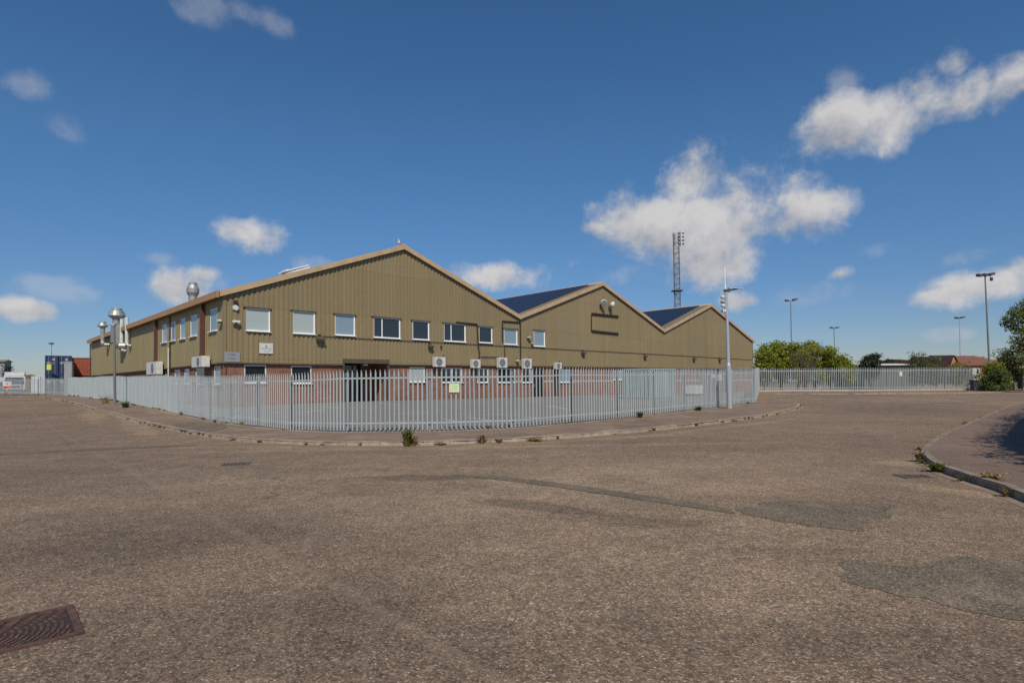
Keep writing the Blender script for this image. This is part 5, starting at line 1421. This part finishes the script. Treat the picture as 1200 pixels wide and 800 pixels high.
# dark green gate at right edge
a = at_depth(1193.5, 455.5, 13.6); mb = MB(); 
for k in range(14): mb.box(a + Vector((k * .16, 0, .75)), (.12, .04, 1.5))
mb.box(a + Vector((1.05, .05, .3)), (2.3, .05, .08)); mb.box(a + Vector((1.05, .05, 1.3)), (2.3, .05, .08))
tag(link('timber_fence', mb, plain('dark_timber', (.08, .07, .055), .8, 0, .3, 4)), 'dark timber boarded fence at the right edge under the large tree', 'fence')
# bin by the fence end
p = onR(1142.5, 457.8, .08); t = thing('bin', 'dark bin standing at the right end of the far palisade fence', 'bin', p)
mb = MB(); mb.hexa([p + Vector(v) for v in ((-.2, -.18, .04), (.2, -.18, .04), (.2, .2, .04), (-.2, .2, .04), (-.24, -.23, .9), (.24, -.23, .9), (.24, .23, .9), (-.24, .23, .9))]); link('body', mb, M['dgrey'], t)
mb = MB(); mb.hexa([p + Vector(v) for v in ((-.26, -.25, .903), (.26, -.25, .903), (.26, .25, .903), (-.26, .25, .903), (-.22, -.2, .96), (.22, -.2, .96), (.22, .24, 1.0), (-.22, .24, 1.0))]); link('lid', mb, M['grey'], t)

# ------------------------------------------------------------------ weeds
def weed_mb(h, w, n, rr, lw=.012):
    mb = MB()
    for k in range(n):
        a = rr.uniform(0, 6.28); l = h * rr.uniform(.45, 1); e = Vector((math.cos(a) * w * rr.uniform(.2, 1), math.sin(a) * w * rr.uniform(.2, 1), l)); m = Vector((e.x * .35, e.y * .35, l * .6)); u = Vector((-math.sin(a), math.cos(a), 0)) * lw
        b0 = Vector((rr.uniform(-1, 1) * w * .25, rr.uniform(-1, 1) * w * .25, 0))
        mb.quad(b0 - u, b0 + u, b0 + m + u * .8, b0 + m - u * .8); mb.tri(b0 + m - u * .8, b0 + m + u * .8, b0 + e)
        for q in range(2):
            c = b0 + m.lerp(e, rr.random()); d = Vector((rr.uniform(-1, 1), rr.uniform(-1, 1), rr.uniform(0, .6))).normalized() * lw * 4; v = Vector((-d.y, d.x, 0)).normalized() * lw * 1.3
            mb.poly([c, c + d * .5 + v, c + d, c + d * .5 - v])
    return mb
rr = random.Random(12)
def weed(px, py, h, w, n, mat, label, dz=0.0, group=None):
    p = onR(px, py, dz); o = link('weed', weed_mb(h, w, n, rr), M[mat]); o.location = p; return tag(o, label, 'weed', group)
weed(477.5, 523, .50, .20, 150, 'leaf_o', 'tallest dark weed clump growing at the front kerb')
weed(484, 522.5, .30, .20, 70, 'leaf_dry', 'dry brown weed clump just right of the tallest weed')
weed(565, 520, .30, .14, 60, 'leaf_dry', 'dry upright weed at the kerb before the yellow green notice', )
weed(585, 519, .12, .16, 40, 'leaf_dry', 'low weed at the kerb just right of the dry upright weed')
weed(628, 517, .09, .40, 70, 'leaf_dry', 'wide flat dry weed patch on the front kerb')
weed(124, 473, .75, .7, 60, 'leaf_dry', 'dry twiggy weed at the foot of the fence left of the slim pole', .1)
weed(147, 477.5, .5, .5, 120, 'leaf_g', 'green weed clump at the foot of the fence right of the slim pole', .1)
weed(1098, 553, .16, .2, 90, 'leaf_o', 'green weed clump on the curved kerb at the right')
weed(1077, 541, .2, .12, 60, 'leaf_dry', 'pale dry grass clump at the nose of the right hand kerb')
weed(1163, 561, .08, .22, 60, 'leaf_dry', 'dry grass clump behind the right hand kerb', .1)
weed(750, 489, .25, .25, 120, 'leaf_g', 'green weed at the fence foot under the container', .1)
weed(819, 481, .22, .25, 110, 'leaf_g', 'green weed at the fence foot left of the camera pole', .1)
protos = [weed_mb(.16, .12, 26, rr), weed_mb(.10, .16, 30, rr), weed_mb(.22, .1, 22, rr)]
pm = []
for i, q in enumerate(protos):
    for mt in ('leaf_dry', 'leaf_dry', 'leaf_o'):
        me = D.meshes.new('weed'); me.from_pydata(q.v, [], q.f); me.materials.append(M[mt]); pm.append(me)
def scatter(line, n, off, dz, lab, grp, smin=.6, smax=1.5):
    pts = resample(line, .1)
    for k in range(n):
        # weeds gather in clusters
        while True:
            i = rr.randrange(len(pts) - 1)
            if mnoise.noise(Vector((i * .013, n * 1.3, 0))) > -.12 or rr.random() < .2: break
        p = pts[i]; d = (pts[i + 1] - p).normalized(); p = p + Vector((-d.y, d.x)) * (off + rr.gauss(0, .05))
        o = D.objects.new('weed', rr.choice(pm)); COL.objects.link(o); o.location = (p.x, p.y, R(p.x, p.y) + dz); s = rr.uniform(smin, smax); o.scale = (s * 1.2, s * 1.2, s); o.rotation_euler.z = rr.uniform(0, 6.28)
        tag(o, lab, 'weed', grp)
scatter(kerb, 140, -.03, 0, 'small dry weed tuft along the foot of the main kerb', 'weed tufts along the main kerb', .25, .7)
scatter([p for p in k2 if 5 < p.y < 40], 30, .03, 0, 'small dry weed tuft along the right hand kerb', 'weed tufts along the right kerb', .25, .7)
scatter(inn, 60, -.1, .1, 'small weed tuft at the foot of the palisade fence', 'weed tufts under the fence', .4, 1.1)

# ------------------------------------------------------------------ sky, sun
SUN_EL, SUN_A = R_(47), R_(8)        # azimuth: behind the camera, 8 degrees to the right
sdir = Vector((math.sin(SUN_A) * math.cos(SUN_EL), -math.cos(SUN_A) * math.cos(SUN_EL), math.sin(SUN_EL)))
sl = D.lights.new('sun', 'SUN'); so = D.objects.new('sun', sl); COL.objects.link(so)
sl.energy = 3.6; sl.angle = R_(.53); sl.color = (1, .93, .82)
so.rotation_euler = sdir.to_track_quat('Z', 'Y').to_euler()
W = D.worlds.new('World'); scene.world = W; W.use_nodes = True; nt = W.node_tree; nt.nodes.clear()
def wn(ty, **k):
    x = nt.nodes.new(ty)
    for a, b in k.items(): setattr(x, a, b)
    return x
def wl(a, b): nt.links.new(a, b)
def wm(op, *a, clamp=False):
    x = wn('ShaderNodeMath', operation=op, use_clamp=clamp)
    for i, q in enumerate(a):
        if isinstance(q, (int, float)): x.inputs[i].default_value = q
        else: wl(q, x.inputs[i])
    return x.outputs[0]
def wvm(op, *a):
    x = wn('ShaderNodeVectorMath', operation=op)
    for i, q in enumerate(a):
        if isinstance(q, (tuple, Vector)): x.inputs[i].default_value = tuple(q)
        elif isinstance(q, (int, float)): x.inputs[3].default_value = q
        else: wl(q, x.inputs[i])
    return x
sky = wn('ShaderNodeTexSky', sky_type='NISHITA'); sky.sun_disc = False; sky.sun_elevation = SUN_EL
sky.sun_rotation = math.atan2(sdir.x, sdir.y)
sky.air_density = 1.0; sky.dust_density = .3; sky.ozone_density = 4.0; sky.altitude = 0
out = wn('ShaderNodeOutputWorld'); bg = wn('ShaderNodeBackground'); bg.inputs[1].default_value = .07
tc = wn('ShaderNodeTexCoord'); dirn = tc.outputs['Generated']
nz1 = wn('ShaderNodeTexNoise'); nz1.inputs['Scale'].default_value = 9.0; nz1.inputs['Detail'].default_value = 9; nz1.inputs['Roughness'].default_value = .6; nz1.inputs['Distortion'].default_value = .0; wl(dirn, nz1.inputs['Vector'])
nz3 = wn('ShaderNodeTexNoise'); nz3.inputs['Scale'].default_value = 3.0; nz3.inputs['Detail'].default_value = 3; wl(dirn, nz3.inputs['Vector'])
offs = wvm('ADD', dirn, tuple(sdir * .02 + Vector((0, 0, .022))))
nz2 = wn('ShaderNodeTexNoise'); nz2.inputs['Scale'].default_value = 9.0; nz2.inputs['Detail'].default_value = 9; nz2.inputs['Roughness'].default_value = .6; nz2.inputs['Distortion'].default_value = .0; wl(offs.outputs[0], nz2.inputs['Vector'])
def cloud_field(cl):
    acc = None; vac = None
    for (px, py, ax, ay, ang, amp) in cl:
        c = ray(px, py).normalized(); ca, sa = math.cos(R_(ang)), math.sin(R_(ang))
        e1 = ray(px + ax * ca, py - ax * sa).normalized() - c; e2 = ray(px - ay * sa, py - ay * ca).normalized() - c
        dv = wvm('SUBTRACT', dirn, tuple(c)).outputs[0]
        q1 = wvm('DOT_PRODUCT', dv, tuple(e1 / e1.length_squared)).outputs['Value']; q2 = wvm('DOT_PRODUCT', dv, tuple(e2 / e2.length_squared)).outputs['Value']
        d = wm('SQRT', wm('ADD', wm('MULTIPLY', q1, q1), wm('MULTIPLY', q2, q2)))
        # keep only the facing hemisphere
        f = wm('SUBTRACT', amp, d)
        front = wvm('DOT_PRODUCT', dirn, tuple(c)).outputs['Value']
        f = wm('SUBTRACT', f, wm('MULTIPLY', wm('LESS_THAN', front, .2), 9.0))
        acc = f if acc is None else wm('SMOOTH_MAX', acc, f, .12)
        w = wm('MULTIPLY', q2, wm('MAXIMUM', wm('ADD', f, .0), 0)); vac = w if vac is None else wm('ADD', vac, w)
    return acc, vac
clouds = [(850, 258, 140, 62, 8, 1.0), (765, 262, 95, 44, 5, 1.0), (912, 250, 80, 46, -8, 1.0), (808, 212, 62, 44, 30, .9), (845, 305, 100, 40, 10, .85), (700, 268, 34, 16, 0, .75),
          (985, 150, 84, 40, 8, 1.0), (1055, 126, 95, 44, 22, 1.0), (1120, 118, 85, 38, 5, .95), (1185, 98, 60, 32, 50, .95), (1115, 75, 40, 28, 30, .8),
          (1155, 332, 90, 24, 10, .9), (1215, 314, 60, 28, 0, .9), (1100, 345, 44, 13, 8, .65),
          (292, 272, 48, 26, -8, .9), (212, 335, 58, 28, 5, .85), (235, 322, 34, 16, 0, .75), (25, 362, 48, 17, 0, .85),
          (582, 322, 50, 22, 0, .9), (985, 320, 34, 14, 15, .65), (868, 353, 36, 17, 0, .75),
          (-250, 250, 140, 50, 0, .9), (1500, 200, 160, 70, 10, .9), (1650, 360, 200, 40, 0, .8), (-500, 380, 200, 40, 0, .8)]
faint = [(85, 345, 60, 20, -10, .9), (948, 343, 60, 20, 5, 1.0), (1140, 298, 46, 16, 10, .8), (222, 4, 50, 26, -10, 1.0), (28, 100, 44, 26, -30, .8), (82, 146, 34, 20, -20, .85), (310, 22, 50, 22, 0, .7),
         (185, 303, 34, 12, 0, .8), (370, 310, 30, 12, 0, 1.0), (740, 322, 40, 18, 0, .9), (990, 98, 30, 26, 40, .8), (1112, 392, 34, 9, 0, .9), (60, 330, 60, 18, 10, .7), (1030, 290, 60, 20, 20, .4)]
acc, vac = cloud_field(clouds)
acc2, _v = cloud_field(faint)
f = wm('ADD', wm('MINIMUM', acc, .62), wm('MULTIPLY', wm('SUBTRACT', nz1.outputs[0], .5), 2.7))
mr = wn('ShaderNodeMapRange', interpolation_type='SMOOTHSTEP'); wl(f, mr.inputs[0]); mr.inputs[1].default_value = -.06; mr.inputs[2].default_value = .70; dens = mr.outputs[0]
dens = wm('MULTIPLY', dens, wm('ADD', .93, wm('MULTIPLY', nz3.outputs[0], .05)))
gt = wn('ShaderNodeMapRange', interpolation_type='SMOOTHSTEP'); wl(acc, gt.inputs[0]); gt.inputs[1].default_value = -.85; gt.inputs[2].default_value = -.25; dens = wm('MULTIPLY', dens, gt.outputs[0])
f2 = wm('ADD', wm('MINIMUM', acc2, .5), wm('MULTIPLY', wm('SUBTRACT', nz1.outputs[0], .5), 3.6))
m2 = wn('ShaderNodeMapRange', interpolation_type='SMOOTHSTEP'); wl(f2, m2.inputs[0]); m2.inputs[1].default_value = -.05; m2.inputs[2].default_value = 1.0; m2.inputs[4].default_value = .29
g2 = wn('ShaderNodeMapRange', interpolation_type='SMOOTHSTEP'); wl(acc2, g2.inputs[0]); g2.inputs[1].default_value = -.5; g2.inputs[2].default_value = .1
dens = wm('MAXIMUM', dens, wm('MULTIPLY', m2.outputs[0], g2.outputs[0]))
# shading: lit where the noise thins towards the sun, greyer below
sh = wm('ADD', wm('MULTIPLY', wm('SUBTRACT', nz1.outputs[0], nz2.outputs[0]), 3.0), wm('ADD', .62, wm('MULTIPLY', vac, .8)), clamp=True)
mixc = wn('ShaderNodeMix', data_type='RGBA'); wl(sh, mixc.inputs[0]); CL = 1.0
CLO = [5.0, 5.2, 5.8]; CHI = [9.0, 8.8, 8.7]
mixc.inputs[6].default_value = (*CLO, 1); mixc.inputs[7].default_value = (*CHI, 1)
# the sky itself, slightly deepened the way the air looked that day
hsv = wn('ShaderNodeHueSaturation'); hsv.inputs['Saturation'].default_value = 1.18; hsv.inputs['Value'].default_value = 1.28
sz = wn('ShaderNodeSeparateXYZ'); wl(dirn, sz.inputs[0])
hz = wn('ShaderNodeMapRange', interpolation_type='SMOOTHSTEP'); wl(sz.outputs[2], hz.inputs[0]); hz.inputs[1].default_value = -.02; hz.inputs[2].default_value = .40
hm = wn('ShaderNodeMix', data_type='RGBA'); wl(hz.outputs[0], hm.inputs[0]); hm.inputs[6].default_value = (.68, .69, .80, 1); hm.inputs[7].default_value = (1.0, 1.03, 1.04, 1)
hx = wn('ShaderNodeMix', data_type='RGBA', blend_type='MULTIPLY'); hx.inputs[0].default_value = 1; wl(sky.outputs[0], hx.inputs[6]); wl(hm.outputs[2], hx.inputs[7]); wl(hx.outputs[2], hsv.inputs['Color'])
mx = wn('ShaderNodeMix', data_type='RGBA'); wl(dens, mx.inputs[0]); wl(hsv.outputs[0], mx.inputs[6]); wl(mixc.outputs[2], mx.inputs[7])
wl(mx.outputs[2], bg.inputs[0]); wl(bg.outputs[0], out.inputs[0])
W.cycles.sampling_method = 'MANUAL'; W.cycles.sample_map_resolution = 512

vs = scene.view_settings; vs.view_transform = 'Standard'; vs.look = 'None'; vs.gamma = 1; vs.use_curve_mapping = False; vs.exposure = 0.0
scene.cycles.max_bounces = 5; scene.cycles.diffuse_bounces = 2; scene.cycles.glossy_bounces = 3; scene.cycles.transparent_max_bounces = 4
scene.cycles.use_denoising = False
scene.render.film_transparent = False
